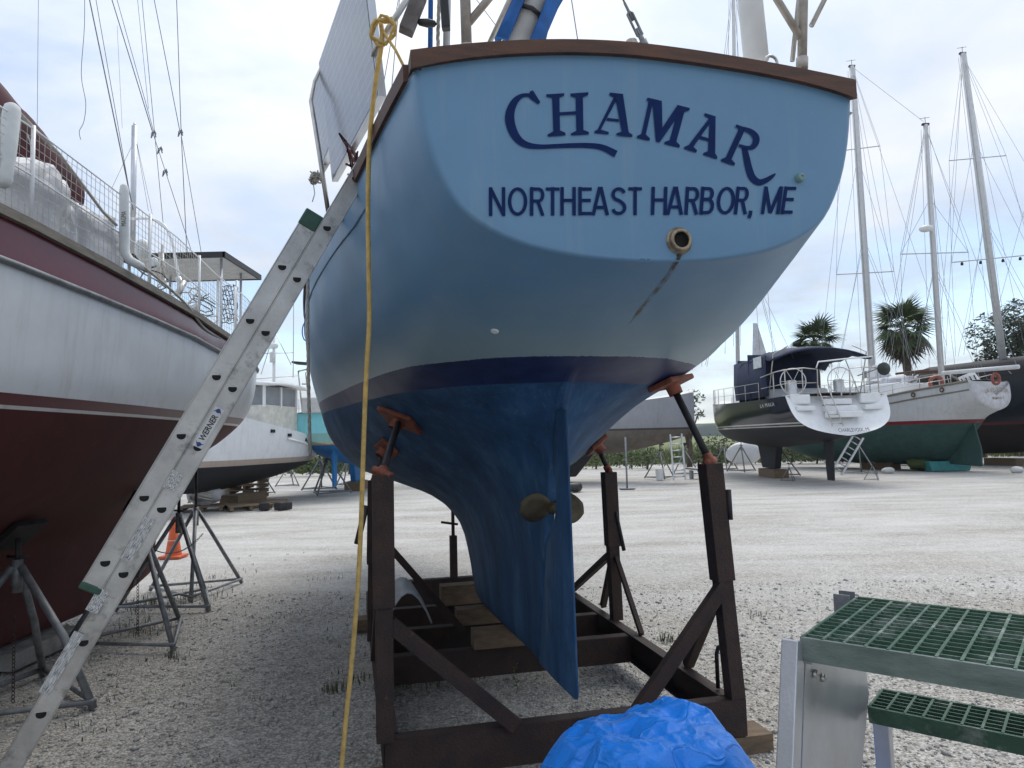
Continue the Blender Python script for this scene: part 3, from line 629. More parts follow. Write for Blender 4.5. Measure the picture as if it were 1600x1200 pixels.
# stays of the mizzen rig
for q in [((905, 78, 1.2), (893, 0, 1.2)), ((790, 60, 2.5), (745, 0, 2.5)), ((610, 160, 2.2), (624, 0, 2.2)), ((575, 270, 2.6), (617, 30, 2.6))]:
    g = MB(); a = bX(*q[0]); b = bX(*q[1]); g.tube([a, ext(a, b, 6)], .003, 5); g.build('stay_wire', M['wire'], ch)

# ropes that hang from the boat --------------------------------------------
g = MB(); pts = [(594, 30, 2.98), (597, 62, 2.95), (588, 120, 2.98), (581, 180, 3.02), (577, 230, 3.05), (575, 320, 3.08), (576, 420, 3.1), (577, 500, 3.12), (573, 570, 3.13), (570, 640, 3.15), (567, 730, 3.16), (564, 820, 3.17), (559, 920, 3.18), (549, 1040, 3.18), (540, 1130, 3.17), (531, 1230, 3.14), (521, 1330, 3.08)]
pp = [atY(*q) for q in pts]; pp[-1].z = .012; pp.append(pp[-1]+Vector((-.3, -.35, -.01)))
sm = [Vector(crom([tuple(p) for p in pp], i/4)) for i in range((len(pp)-1)*4+1)]; g.tube(sm, .0105, 8)
c = atY(600, 52, 2.95); loop = []
for i in range(34): a = i*.5; loop.append(c+Vector((.05*math.cos(a)*(1+.2*math.sin(i)), -.02+.012*math.sin(a*.7), .055*math.sin(a)+.012*math.sin(i*1.7))))
g.tube(loop, .007, 6)
g.tube([c, atY(618, 78, 2.9), atY(640, 122, 2.85)], .007, 6)
tag(g.build('yellow_rope', M['yrope'], smooth=True), 'yellow rope knotted at the stern rail tube and hanging to the gravel', 'rope')
pp = [B(2.2, 1.30, 3.11), B(2.2, 1.372, 3.09), B(2.2, 1.375, 2.5), B(2.2, 1.366, 1.95), B(2.2, 1.36, 1.68)]
o = twisted(pp, .011, 'hanging_rope', M['wrope'], None); tag(o, 'grey twisted rope end hanging down the port side of the light blue hull', 'rope')

# ------------------------------------------------------------------ the steel cradle
cr = thing('boat_cradle', 'rusty steel cradle frame under the light blue sailboat', 'cradle', B(3, 0, 0), BANG+math.pi/2)
def beam(a, b, wd=.1, ht=.2, name='base_beam', fl=.012):
    """channel: web plus two flanges"""
    a, b = Vector(a), Vector(b); g = MB(); x = (b-a).normalized(); y = ZZ.cross(x).normalized()
    g.bar(a, b, .012, ht-.004); 
    for s_ in (-1, 1): g.bar(a+ZZ*s_*(ht/2-fl/2)-y*wd*.35, b+ZZ*s_*(ht/2-fl/2)-y*wd*.35, wd*.7, fl)
    return g.build(name, M['rust'], cr)
XF, XR = 1.13, 4.75
for s_ in (1, -1):
    p0, p1 = (B(XF+.06, .955*s_, .2), B(XR, .955*s_, .2)); beam(*((p0, p1) if s_ == 1 else (p1, p0)))
beam(B(XF, -1.0, .2), B(XF, .955, .2), .11, .2)
for X in (2.52, 3.2, 3.92): beam(B(X, -.89, .195), B(X, .89, .195), .12, .19, 'cross_beam')
beam(B(XR-.06, -.94, .24), B(XR-.06, .94, .24), .12, .28, 'cross_beam')
def post(base, top, sl, name='post', w1=.085, w2=.105):
    g = MB(); g.bar(base, top, w1, w1, tuple(HD)); o = g.build(name, M['rust'], cr, bevel=.004)
    g = MB(); a = base.lerp(top, sl); g.bar(a, top+(top-base).normalized()*.01, w2, w2, tuple(HD)); g.build('sleeve', M['rust'], o, bevel=.004); return o
def screw(a, b, pad_n, wd=.3, dp=.16, along=None, r=.021):
    """threaded rod from post head to hull pad, with the orange tee nut and pad"""
    g = MB(); g.tube([a, b], r, 10); g.build('screw_rod', M['darksteel'], cr, smooth=True)
    x = (b-a).normalized(); al = (along or HD); al = (al-pad_n*al.dot(pad_n)).normalized(); bt = pad_n.cross(al)
    g = MB(); g.tube([a+x*.0-al*.06, a+x*.0+al*.06], .02, 10); g.tube([a-x*.03, a+x*.045], .03, 12); g.build('tee_nut', M['orange'], cr, smooth=True)
    Mx = Matrix((al, bt, pad_n)).transposed(); g = MB(); g.box(b+pad_n*.012, (wd, dp, .034), Mx); pd = g.build('pad', M['orange'], cr, bevel=.012)
    g = MB(); g.lathe([(.042, -.05), (.045, 0), (.06, .012)], b-pad_n*.012, pad_n, 14); g.build('socket', M['orange'], pd, smooth=True)
    return pd
def hull_near(P):
    loc, nrm, ix, ds = BVH.find_nearest(P); 
    if nrm.z > 0: nrm = -nrm
    return loc, nrm
PADS = []
def support(base, topz, ytop, X, padpx, dx=0, Xp=None, wd=.3, dp=.17):
    top = B(X+dx, ytop, topz); post(base, top, .50)
    q = (hull_hit(*padpx, 0) if len(padpx) == 2 else B(*padpx)) or B(X+.2, ytop*.9, 1.95); loc, nrm = hull_near(q)
    b = loc+nrm*.032; n = -nrm; screw(top+ZZ*.02, b-n*.0, n, wd, dp, HD*.55+PT*(.8 if ytop > 0 else -.8) if X < 2 else None)
support(B(XF, .955, .3), 1.58, .955, XF, (627, 653), 0, wd=.30, dp=.19)
tR = toB(bX(1112, 727, XF+.03))
support(B(XF+.03, -.955, .3), 1.58, tR[1]+.01, XF, (1066, 640), .03, wd=.3, dp=.17)
# rear pair
XRp = 2.95
support(B(XRp, -.955, .3), 1.46, -.93, XRp, (XRp+.05, -.88, 1.66), 0)
top = B(XRp, .93, 1.46); post(B(XRp, .955, .3), top, .48); loc, nrm = hull_near(B(XRp+.05, .88, 1.66)); screw(top+ZZ*.02, loc+nrm*.032, -nrm, .3, .17)
def brace(a, b, wd=.06, ht=.06, name='brace'):
    g = MB(); g.bar(a, b, wd, ht, tuple(HD)); return g.build(name, M['rust'], cr, bevel=.003)
brace(B(XF-.01, .93, .86), B(XF-.01, .30, .3), .075, .05)
brace(B(XF+.0, -.90, .92), B(XF-.01, -.36, .3), .075, .05)
brace(B(XF+.05, .955, 1.12), B(2.5, .955, .31)); brace(B(XF+.09, -.93, .9), B(1.72, -.955, .31), .06, .05)
brace(B(XRp-.0, .95, 1.12), B(XRp-.0, .28, .31), .05, .05); brace(B(XRp+.05, -.93, .8), B(4.1, -.955, .31), .05, .05)
brace(B(XRp-.05, -.95, .8), B(2.45, -.955, .31), .035, .035); brace(B(XRp+.02, -.93, .72), B(3.3, -.97, .33), .045, .045)
# short handles on the posts
for p_, q_ in (((1138, 765), (1141, 812)), ((572, 790), (558, 850)), ((962, 800), (975, 860))):
    X_ = XF-.02 if p_[0] > 1000 or p_[0] < 600 else XRp-.05
    g = MB(); g.tube([bX(*p_, X_), bX(*q_, X_)], .016, 8); g.build('handle', M['darksteel'], cr, smooth=True)
# bent hook on the right rail
c = bX(1122, 1075, XF+.16); g = MB(); g.tube([c+ZZ*.0, c+ZZ*.19, c+ZZ*.225-PT*.012, c+ZZ*.235-PT*.035, c+ZZ*.22-PT*.058], .012, 8); g.build('hook', M['darksteel'], cr, smooth=True)
# bow post of the cradle
g = MB(); c = B(XR-.06, .10, .38); g.bar(c, c+ZZ*.42, .07, .07, tuple(HD)); g.bar(c+ZZ*.4, c+ZZ*.9, .03, .03, tuple(HD)); g.box(c+ZZ*.88, (.11, .16, .06)); g.tube([c+ZZ*.56+PT*.12, c+ZZ*.53-PT*.05], .012, 6); g.build('bow_post', M['rust'], cr)
# timbers under the keel
for i, (X, y0, y1, zz, hh) in enumerate(((2.54, .28, -.34, .362, .125), (3.2, .30, -.3, .364, .125), (3.86, .34, -.3, .40, .17))):
    g = MB(); g.bar(B(X, y0, zz), B(X+.01*i, y1, zz), .14, hh); o = g.build('timber_block', M['wood'], None, bevel=.004)
    tag(o, ['squared timber under the rudder end of the blue keel', 'squared timber under the middle of the blue keel', 'squared timber under the forward end of the blue keel'][i], 'timber')
for i, (X, y) in enumerate(((XF+.1, -1.0), (XF+.1, .9), (XR-.2, -.95), (XR-.2, .93))):
    g = MB(); g.bar(B(X, y-.16, .045), B(X, y+.16, .045), .2, .1); o = g.build('wood_block', M['wood'], None, bevel=.004)
    tag(o, ['flat wood block under the corner of the cradle with the bent hook', 'flat wood block under the cradle corner beside the yellow rope', 'flat wood block under the cradle corner behind the starboard posts', 'flat wood block under the cradle corner behind the port posts'][i], 'wood block')
# bent grey plastic sheet leaning in the cradle
g = MB(); rr = []
for i in range(9):
    t_ = i/8; yy_ = .92-.34*t_; zz_ = .32+.44*math.sin(math.pi*(.12+.80*(1-t_)))**.7
    rr.append([B(2.3+.6*k/5+.05*t_, yy_, zz_+.01*math.sin(k)) for k in range(6)])
g.grid(rr); o = g.build('bent_sheet', mat('grey_plastic', (.36, .37, .38), .5, 0, .15, 12), None, smooth=True); o.modifiers.new('thick', 'SOLIDIFY').thickness = .012
tag(o, 'bent grey plastic sheet lying inside the cradle by its port rail', 'plastic sheet')

# ------------------------------------------------------------------ extension ladder
Pa = atY(340, 618, 3.27); Pb = atY(20, 1158, 2.97); lax = (Pa-Pb).normalized()
lr = Vector((lax.y, -lax.x, 0)).normalized()
if lr.y > 0: lr = -lr            # towards the camera
ln = lax.cross(lr).normalized()
if ln.z < 0: ln = -ln
def LP(s_, n_, r_=0): return Pb + lax*s_ + ln*n_ + lr*r_
s_top = 0; best = 9e9
for i in range(600):
    p = LP(i*.01, .04); v = p-CP; px = 800+FPX*v.dot(CR)/v.dot(FW); py = 600-FPX*v.dot(CU)/v.dot(FW)
    if abs(py-338) < best: best = abs(py-338); s_top = i*.01
s_g = -Pb.z/lax.z
ld = thing('extension_ladder', 'scuffed aluminium extension ladder leaning on the rail of the light blue boat', 'ladder', LP(s_g, 0))
M['lrail'] = mat('ladder_rail', (.5, .49, .47), .42, .75, .18, 5, .12, 90, spots=(7, .56, .1, (.25, .245, .235)))
HW = .08
def rail_ch(s0, s1, n0, r0, name):
    g = MB(); w2 = HW/2; t_ = .004
    g.prism([LP(s0, n0-w2, r0), LP(s1, n0-w2, r0), LP(s1, n0+w2, r0), LP(s0, n0+w2, r0)], -lr*t_)
    for e in (-1, 1):
        q = n0+e*(w2-.002); g.prism([LP(s0, q-.002, r0-t_), LP(s1, q-.002, r0-t_), LP(s1, q+.002, r0-t_), LP(s0, q+.002, r0-t_)], -lr*.03)
        # rolled lip
        g.tube([LP(s0, n0+e*w2, r0), LP(s1, n0+e*w2, r0)], .0035, 6)
    return g.build(name, M['lrail'], ld, auto=40)
fly0 = .62
specs = (('base_section', s_g, 2.98, -.0435, 0.0), ('fly_section', fly0, s_top, .0435, .002))
dprof = [(math.cos(R(a))*.024, math.sin(R(a))*.021) for a in range(180, 361, 20)] + [(.024, .008), (.02, .011), (-.02, .011), (-.024, .008)]
for nm, s0, s1, n0, r0 in specs:
    rail_ch(s0, s1, n0, r0, nm+'_rail'); rail_ch(s0, s1, n0, r0-.36, nm+'_rail')
    sp = .305; off = .12 if nm[0] == 'b' else .135
    k0 = math.ceil((s0-off)/sp+.1)
    s_ = off+k0*sp
    while s_ < s1-.03:
        # rung: a D tube right through both rails with a rolled rim
        rim = MB(); o_ = []; i_ = []
        def dp(k, r_): return [LP(s_+(x*0+y*.5)*k, n0+0, r_) for x, y in dprof]
        g = MB(); c_ = LP(s_, n0, r0)
        # flat of the D stays level: use horizontal and vertical axes in the rail plane
        hx = Vector((lax.x, lax.y, 0)); hx = (hx-lr*hx.dot(lr)).normalized(); hz = lr.cross(hx); hz = hz if hz.z > 0 else -hz
        outl = [c_+hx*x*1.0+hz*(y+.004) for x, y in dprof]
        g.prism([p+lr*.004 for p in outl], -lr*.37); rg = g.build('rung', M['lrail'], ld)
        g = MB(); g.add([c_+lr*.0047+hx*x*.8+hz*(y*.78+.004) for x, y in dprof], [tuple(range(len(dprof)))]); g.build('rung_bore', M['hole'], rg, recalc=False)
        s_ += sp
M['lgreen'] = mat('green_cap', (.03, .09, .06), .5, 0, .2, 20)
def capbox(s0, s1, n0, r0, nm='end_cap'):
    g = MB(); c_ = LP((s0+s1)/2, n0, r0-.012); Mx = Matrix((lax, ln, lr)).transposed(); g.box(c_, (s1-s0, HW+.012, .04), Mx); return g.build(nm, M['lgreen'], ld, bevel=.008)
capbox(s_top-.07, s_top+.02, .0435, .002); capbox(s_top-.07, s_top+.02, .0435, -.358)
capbox(2.95, 2.985, -.0435, .004, 'guide_bracket'); capbox(fly0-.003, fly0+.03, .0435, .0)
def stickermat(name, base, ink, sc=(60, 200)):
    m_ = D.materials.new(name); m_.use_nodes = True; t = m_.node_tree; b = t.nodes['Principled BSDF']; b.inputs['Roughness'].default_value = .5
    g_ = nn(t, 'ShaderNodeTexCoord'); mp = nn(t, 'ShaderNodeMapping'); mp.inputs['Scale'].default_value = (sc[0], sc[1], 1); t.links.new(g_.outputs['UV'], mp.inputs[0])
    br = nn(t, 'ShaderNodeTexNoise', i_Scale=1.0, i_Detail=3); t.links.new(mp.outputs[0], br.inputs['Vector'])
    t.links.new(ramp(t, br.outputs[0], [(.50, base), (.54, ink)]), b.inputs['Base Color']); return m_
M['sticker'] = stickermat('warning_label', (.62, .62, .6), (.12, .12, .12), (7, 30))
def sticker(px, py, ln_, wd, mt, name='sticker'):
    p = onP(px, py, LP(0, 0, 0), lr); q = p-Pb; s_, n_ = q.dot(lax), q.dot(ln); g = MB()
    n1 = 9; pts = [LP(s_-ln_/2, n_-wd/2, .0065), LP(s_+ln_/2, n_-wd/2, .0065), LP(s_+ln_/2, n_+wd/2, .0065), LP(s_-ln_/2, n_+wd/2, .0065)]
    g.add(pts, [(0, 1, 2, 3)]); o = g.build(name, mt, ld, recalc=False); uv = o.data.uv_layers.new()
    for i, c in enumerate(((0, 0), (1, 0), (1, 1), (0, 1))): uv.data[i].uv = c
    return s_, n_
sticker(271, 751, .085, .05, M['sticker']); sticker(216, 842, .2, .045, M['sticker']); sticker(153, 938, .1, .05, M['sticker']); sticker(97, 1035, .26, .042, M['sticker'])
s_, n_ = sticker(326, 668, .2, .044, mat('white_label', (.66, .66, .65), .5))
bl = mat('blue_label', (.02, .05, .22), .5)
for e in (-1, 1):
    g = MB(); g.add([LP(s_+e*(.072+.03*min(1, max(0, (1-abs(k))))), n_+k*.0215, .0075) for k in (-1, -.6, -.2, .2, .6, 1)]+[LP(s_+e*(.074+.012*abs(k)), n_+k*.0215, .0075) for k in (1, .5, 0, -.5, -1)][1:-1], [tuple(range(9))]); g.build('sticker_mark', bl, ld, recalc=False)
text_on('WERNER', LP(s_-.064, n_-.012, .008), LP(s_+.062, n_-.012, .008), LP(s_-.064, n_+.014, .008), 'maker_lettering', M['black'], ld, .02, .15)

# ------------------------------------------------------------------ red and white boat on jack stands
RX = -4.3
RH = Hull([
 (-2.5, [(.5,3.3),(.48,3.05),(.4,2.6),(.3,2.06),(.2,1.7),(.12,1.4),(.08,1.2),(.06,.8),(.05,.3),(0,.25)]),
 (0,   [(1.25,3.19),(1.24,2.95),(1.15,2.5),(1.0,2.06),(.75,1.6),(.45,1.25),(.2,1.0),(.12,.7),(.1,.25),(0,.18)]),
 (2,   [(1.45,3.12),(1.44,2.88),(1.4,2.5),(1.32,2.06),(1.08,1.55),(.65,1.2),(.25,.95),(.14,.6),(.12,.2),(0,.15)]),
 (4,   [(1.5,3.06),(1.5,2.83),(1.47,2.45),(1.42,2.06),(1.18,1.55),(.72,1.18),(.27,.92),(.15,.6),(.12,.2),(0,.15)]),
 (6,   [(1.45,2.96),(1.45,2.79),(1.42,2.45),(1.35,2.06),(1.1,1.57),(.66,1.22),(.25,.95),(.14,.6),(.11,.2),(0,.15)]),
 (7.5, [(1.28,2.9),(1.28,2.76),(1.24,2.4),(1.13,2.06),(.85,1.62),(.5,1.32),(.2,1.05),(.1,.6),(.08,.2),(0,.15)]),
 (8.4, [(1.22,2.87),(1.22,2.74),(1.18,2.4),(1.04,2.06),(.58,1.7),(.3,1.42),(.11,1.15),(.06,.8),(.05,.35),(0,.3)]),
 (8.7, [(1.15,2.865),(1.15,2.735),(1.11,2.4),(.98,2.07),(.6,1.74),(.24,1.5),(.09,1.32),(.05,1.24),(.04,1.2),(0,1.2)]),
 (9.2, [(.98,2.86),(.98,2.74),(.95,2.4),(.82,2.1),(.52,1.84),(.18,1.67),(.07,1.56),(.05,1.5),(.04,1.48),(0,1.48)]),
 (9.75,[(.62,2.86),(.62,2.76),(.57,2.5),(.42,2.25),(.22,2.05),(.1,1.95),(.05,1.9),(.03,1.87),(.02,1.86),(0,1.86)]),
 (10.1,[(.34,2.86),(.34,2.77),(.3,2.6),(.2,2.42),(.1,2.3),(.05,2.24),(.03,2.2),(.02,2.18),(.01,2.17),(0,2.17)]),
 (10.3,[(.04,2.87),(.04,2.8),(.035,2.7),(.03,2.62),(.025,2.55),(.02,2.52),(.015,2.5),(.01,2.5),(.005,2.5),(0,2.5)])])
def zmat(name, bands, low, rough=.35, coat=0):
    """paint scheme by height: bands [(z above which, colour)], low colour below"""
    m_ = D.materials.new(name); m_.use_nodes = True; t = m_.node_tree; b = t.nodes['Principled BSDF']
    g_ = nn(t, 'ShaderNodeNewGeometry'); P = g_.outputs['Position']; s_ = nn(t, 'ShaderNodeSeparateXYZ'); t.links.new(P, s_.inputs[0])
    n = nn(t, 'ShaderNodeTexNoise', i_Scale=3.0, i_Detail=6, i_Roughness=.65); t.links.new(P, n.inputs['Vector'])
    n2 = nn(t, 'ShaderNodeTexNoise', i_Scale=11.0, i_Detail=6, i_Roughness=.7); t.links.new(P, n2.inputs['Vector'])
    def var(c, a): return ramp(t, n.outputs[0], [(.3, tuple(x*(1-a) for x in c)), (.7, tuple(min(1, x*(1+a*.5)) for x in c))])
    c = var(low, .25); c = mixc(t, ramp(t, n2.outputs[0], [(.64, (0, 0, 0)), (.70, (.5, .5, .5))]), c, tuple(min(1, x*1.9+.02) for x in low))
    n3 = nn(t, 'ShaderNodeTexNoise', i_Scale=2.2, i_Detail=7, i_Roughness=.68); mp3 = nn(t, 'ShaderNodeMapping'); mp3.inputs['Scale'].default_value = (4, 4, .3); t.links.new(P, mp3.inputs[0]); t.links.new(mp3.outputs[0], n3.inputs['Vector'])
    grime = ramp(t, n3.outputs[0], [(.5, (1, 1, 1)), (.72, (.80, .77, .72))])
    c = mixc(t, .8, c, grime, 'MULTIPLY'); top = None
    for z, cc in bands:
        f = math_n(t, 'GREATER_THAN', s_.outputs[2], z); c = mixc(t, f, c, mixc(t, .7, var(cc, .08), grime, 'MULTIPLY')); top = top or f
    t.links.new(c, b.inputs['Base Color']); t.links.new(math_n(t, 'SUBTRACT', .75, math_n(t, 'MULTIPLY', top, .75-rough)), b.inputs['Roughness']); b.inputs['Specular IOR Level'].default_value = .4
    return m_
M['redboat'] = zmat('white_and_maroon_hull', [(1.995, (.6, .58, .56)), (2.017, (.11, .018, .026)), (2.085, (.74, .76, .78))], (.085, .017, .016), .38)
M['maroon'] = mat('maroon_gelcoat', (.14, .02, .03), .22, 0, .1, 3, spots=(2.2, .6, .2, (.22, .09, .095)))
M['greywood'] = mat('grey_teak', (.2, .18, .15), .8, 0, .25, 8, .4, 60, stretch=(4, 1, 4))
rb = thing('sailboat', 'white sailboat with a maroon band and dark red bottom beside the ladder', 'sailboat', (RX, 6, 0))
def RP(y, yb, z): return Vector((RX+yb, y, z))
ysr = [-2.5, -1.5, -.5, .5, 1.5, 2.5, 3.2, 4, 4.8, 5.6, 6.4, 7, 7.5, 8, 8.4, 8.55, 8.7, 8.95, 9.2, 9.5, 9.75, 9.92, 10.1, 10.22, 10.3]
g = MB(); g.grid([[RP(y, a, z) for a, z in RH.ring(y, 4)] for y in ysr]); g.build('hull', M['redboat'], rb, smooth=True)
g = MB(); g.grid([[RP(y, RH.half(y)[0][0]*(1-k/4), RH.half(y)[0][1]-.02+.1*(1-abs(1-k/4)**2)) for k in range(9)] for y in ysr]); g.build('deck', M['offwhite'], rb, smooth=True)
def rzrub(y): return catmull([-2.5, 0, 4, 6, 8, 10.3], [2.98, 2.9, 2.805, 2.755, 2.71, 2.71], y)
for sd in (1, -1):
    g = MB(); rr = []; rr2 = []; rr3 = []
    for y in ysr[:-1]:
        zs = RH.half(y)[0][1]; zr = rzrub(y)
        rr.append([RP(y, sd*(RH.ywid(y, z)+.006), z) for z in (zr, zr+(zs-zr)*.5, zs-.012)])
        w_ = RH.half(y)[0][0]; rr2.append([RP(y, sd*(w_+.045), zs-.02), RP(y, sd*(w_+.045), zs+.035), RP(y, sd*(w_-.08), zs+.035), RP(y, sd*(w_-.08), zs-.02)]); rr3.append(RP(y, sd*(RH.ywid(y, zr)+.008), zr))
    g.grid(rr[:-2]); g.build('maroon_band', M['maroon'], rb, smooth=True)
    g = MB(); g.grid(rr2, closed=True); g.build('cap_rail', M['greywood'], rb, auto=40)
    g = MB(); g.tube(rr3, .022, 8); g.build('rub_rail', M['galv'], rb, smooth=True)
def RB(px, py, x=-2.86): return onP(px, py, Vector((x, 0, 0)), Vector((1, 0, 0)))
def railpt(y, inset=.05): return RP(y, RH.half(y)[0][0]-inset, RH.half(y)[0][1]+.035)
# stanchions and lifelines
ST = [3.0, 4.15, 5.6, 6.7, 7.9, 8.7]
for y in ST:
    g = MB(); p = railpt(y); g.tube([p, p+ZZ*.62], .0125, 8); g.build('stanchion', M['white'], rb, smooth=True)
for hz_ in (.31, .6):
    g = MB(); g.tube([railpt(y)+ZZ*(hz_-.01*math.sin(math.pi*((i % 3)/3))) for i, y in enumerate([1.5, 3.0, 3.6, 4.15, 4.9, 5.6, 6.1, 6.7, 7.3, 7.9, 8.3, 8.7])], .006, 6); g.build('lifeline', M['white'], rb, smooth=True)
# netting laced between rail and upper lifeline
g = MB(); ny = int((8.6-2.5)/.055)
for i in range(ny):
    y = 2.5+i*.055; p = railpt(y); jig = .01*math.sin(i*1.3); g.tube([p, p+ZZ*.3+Vector((0, jig, 0)), p+ZZ*.59], .0019, 3, caps=False)
for k in range(1, 11):
    g.tube([railpt(2.5+i*.2)+ZZ*(.055*k+.008*math.sin(i*.9+k)) for i in range(31)], .0019, 3, caps=False)
g.build('netting', M['wrope'], rb)
# padded stanchion covers
M['pad'] = mat('white_padding', (.58, .6, .6), .7, 0, .08, 9, .4, 22)
g = MB(); a = RB(3, 292); b = RB(20, 163); g.tube([a.lerp(b, t) for t in (0, .03, .1, .5, .9, .97, 1)], .05, 14, radii=[.025, .042, .048, .05, .047, .04, .022]); g.build('pole_cover', M['pad'], rb, smooth=True)
pts = [(194, 288), (194, 291), (194, 300), (194, 345), (194, 385), (196, 397), (203, 407), (214, 413), (222, 417), (224, 418)]
g = MB(); yv = RB(194, 345, -2.84).y; pw = [atY(px, py, yv) for px, py in pts]; g.tube(pw, .034, 14, radii=[.014, .027, .033, .034, .034, .034, .033, .031, .027, .012]); pcv = g.build('pole_cover', M['pad'], rb, smooth=True)
text_on('MAGMA', atY(197, 353, yv-.036), atY(197, 330, yv-.036), atY(189, 353, yv-.036), 'cover_lettering', M['black'], pcv, 0)
# tarped bundles on the side deck
def lump(cx_, cy_, cz_, sx, sy, sz, seed, mt, name, parent, nz=.16, n1=20, n2=12, pw_=.55, ridge=0):
    g = MB(); rows = []
    for i in range(n2+1):
        v = -math.pi/2+math.pi*i/n2; row = []
        for j in range(n1):
            u = 2*math.pi*j/n1
            f = lambda a: math.copysign(abs(a)**pw_, a)
            d = Vector((f(math.cos(v))*f(math.cos(u)), f(math.cos(v))*f(math.sin(u)), f(math.sin(v))))
            q = Vector((d.x*sx, d.y*sy, d.z*sz)); s_ = mnoise.noise(Vector((q.x*3.3+seed, q.y*3.3, q.z*2)))+.5*mnoise.noise(Vector((q.x*8+seed, q.y*8, q.z*5)))
            row.append(Vector((cx_, cy_, cz_))+q*(1+nz*s_+ridge*(.5-abs(mnoise.noise(Vector((q.x*7+q.z*4+seed, q.y*9, q.z*2.5)))*2.2)-.5*abs(mnoise.noise(Vector((q.x*15, q.y*17+q.z*6+seed, q.z*6)))*2.2))))
        rows.append(row)
    g.grid(rows, closed=True); return g.build(name, mt, parent, smooth=True)
M['wtarp'] = mat('white_tarp', (.5, .51, .54), .55, 0, .12, 4, .6, 14)
lump(-3.2, 4.2, 3.2, .26, .50, .40, 1, M['wtarp'], 'covered_bundle', rb, .17, 110, 56, .42, .16)
lump(-3.18, 5.0, 3.14, .24, .36, .33, 5, M['wtarp'], 'covered_bundle', rb, .17, 110, 56, .42, .16)
g = MB(); a = RB(-40, 150, -3.9); b = RB(122, 305, -3.75); nb = 14
rr = []
for i in range(nb+1):
    p = a.lerp(b, i/nb); rad = .2*(1-.5*(i/nb)**2)
    rr.append([p+Vector((math.cos(u)*rad*.6, 0, math.sin(u)*rad*1.3+.025*math.sin(i*1.1+u*2)*math.sin(u*3)))for u in [2*math.pi*j/16 for j in range(16)]])
g.grid(rr, closed=True); g.build('sail_cover', mat('maroon_canvas', (.07, .018, .025), .85, 0, .25, 3, .12, 12), rb, smooth=True)
g = MB(); g.tube([RB(26, 172), RB(58, 206), RB(92, 240), RB(130, 290), RB(160, 330), RB(182, 352)], .011, 7); g.build('mooring_line', M['wrope'], rb, smooth=True)
for seed in range(4):
    g = MB(); random.seed(40+seed); y0 = 3.7+seed*.25; c = RP(y0, 1.2, 3.6)
    g.tube([c+Vector((0, .06*math.sin(i*.7), .2*math.cos(i*.5)-.02*i)) for i in range(12)], .005, 5); g.build('coiled_line', M['wrope'], rb, smooth=True)
# rope trailing over the rail towards the stern
g = MB(); g.tube([Vector(crom([tuple(RB(*q)) for q in ((222, 415, -2.83), (262, 448, -2.83), (295, 480, -2.83), (318, 512, -2.9), (345, 530, -3.0), (362, 540, -3.1))], i/4)) for i in range(21)], .012, 7); g.build('mooring_line', M['wrope'], rb, smooth=True)
# canopy over the cockpit
g = MB(); g.box((-4.35, 9.65, 4.22), (1.35, 1.3, .05)); cnp = g.build('canopy', mat('canopy_board', (.5, .5, .5), .6), rb, bevel=.01)
g = MB()
for y in (9.0, 10.3): g.box((-4.35, y, 4.22), (1.38, .03, .075))
for x in (-5.03, -3.67): g.box((x, 9.65, 4.22), (.03, 1.33, .075))
g.build('canopy_trim', M['black'], cnp)
for x, y in ((-4.95, 9.1), (-3.75, 9.1), (-3.8, 9.9), (-4.8, 9.9)):
    g = MB(); g.tube([(x, y, 4.2), (x, y, 2.9)], .018, 8); g.build('canopy_post', M['alubright'], rb, smooth=True)
# stern rail arch, black rope net, clutter
g = MB(); yv = 7.6; g.tube([Vector(crom([tuple(atY(*q, yv)) for q in ((205, 342), (235, 342), (256, 352), (268, 375), (275, 410), (283, 450))], i/5)) for i in range(26)], .016, 8); g.build('stern_rail', M['white'], rb, smooth=True)
g = MB(); yv = 9.2
for i in range(7): x0 = 346+i*4; g.tube([atY(x0+2*math.sin(k*1.7+i), 447+k*7.2-i*.6, yv) for k in range(9)], .006, 4)
for k in range(9): g.tube([atY(346+i*4, 447+k*7.2+1.5*math.sin(i*2+k), yv) for i in range(7)], .006, 4)
g.build('boarding_net', M['black'], rb)
for px in (341, 370): g = MB(); g.tube([atY(px, 438, 9.2), atY(px-2, 525, 9.2)], .016, 7); g.build('gate_post', M['white'], rb, smooth=True)
random.seed(5)
for i in range(16):
    px = random.uniform(215, 330); py = 400+(px-215)*.75+random.uniform(-8, 26); yv = 6+(px-215)/50
    g = MB(); c = atY(px, py, yv); h = random.uniform(.1, .4); wr = random.uniform(.01, .035)
    if i % 2: g.tube([c, c+Vector((random.uniform(-.06, .06), random.uniform(-.1, .1), h))], wr, 8); g.build('deck_fitting', M[['white', 'alubright', 'offwhite', 'steel'][i % 4]], rb, smooth=True)
    else:
        g.tube([c+Vector((.1*math.sin(k*1.1+i), .1*math.cos(k*.9), .09*math.sin(k*.7))) for k in range(12)], .007, 5); g.build('coiled_line', M[['wrope', 'wrope', 'black'][i % 3]], rb, smooth=True)
lump(*atY(222, 390, 5.9), .06, .06, .09, 3, M['pad'], 'buoy', rb, .05, 14, 10, 1)
lump(*atY(240, 412, 6.4), .05, .05, .06, 4, M['pad'], 'buoy', rb, .05, 14, 10, 1)
g = MB(); p0_ = atY(207, 400, 11); p1_ = atY(210, 197, 11); g.tube([p0_, p1_], .042, 10); g.tube([p1_, p1_+ZZ*.05], .02, 6); mz = g.build('mizzen_mast', M['alubright'], rb, smooth=True)
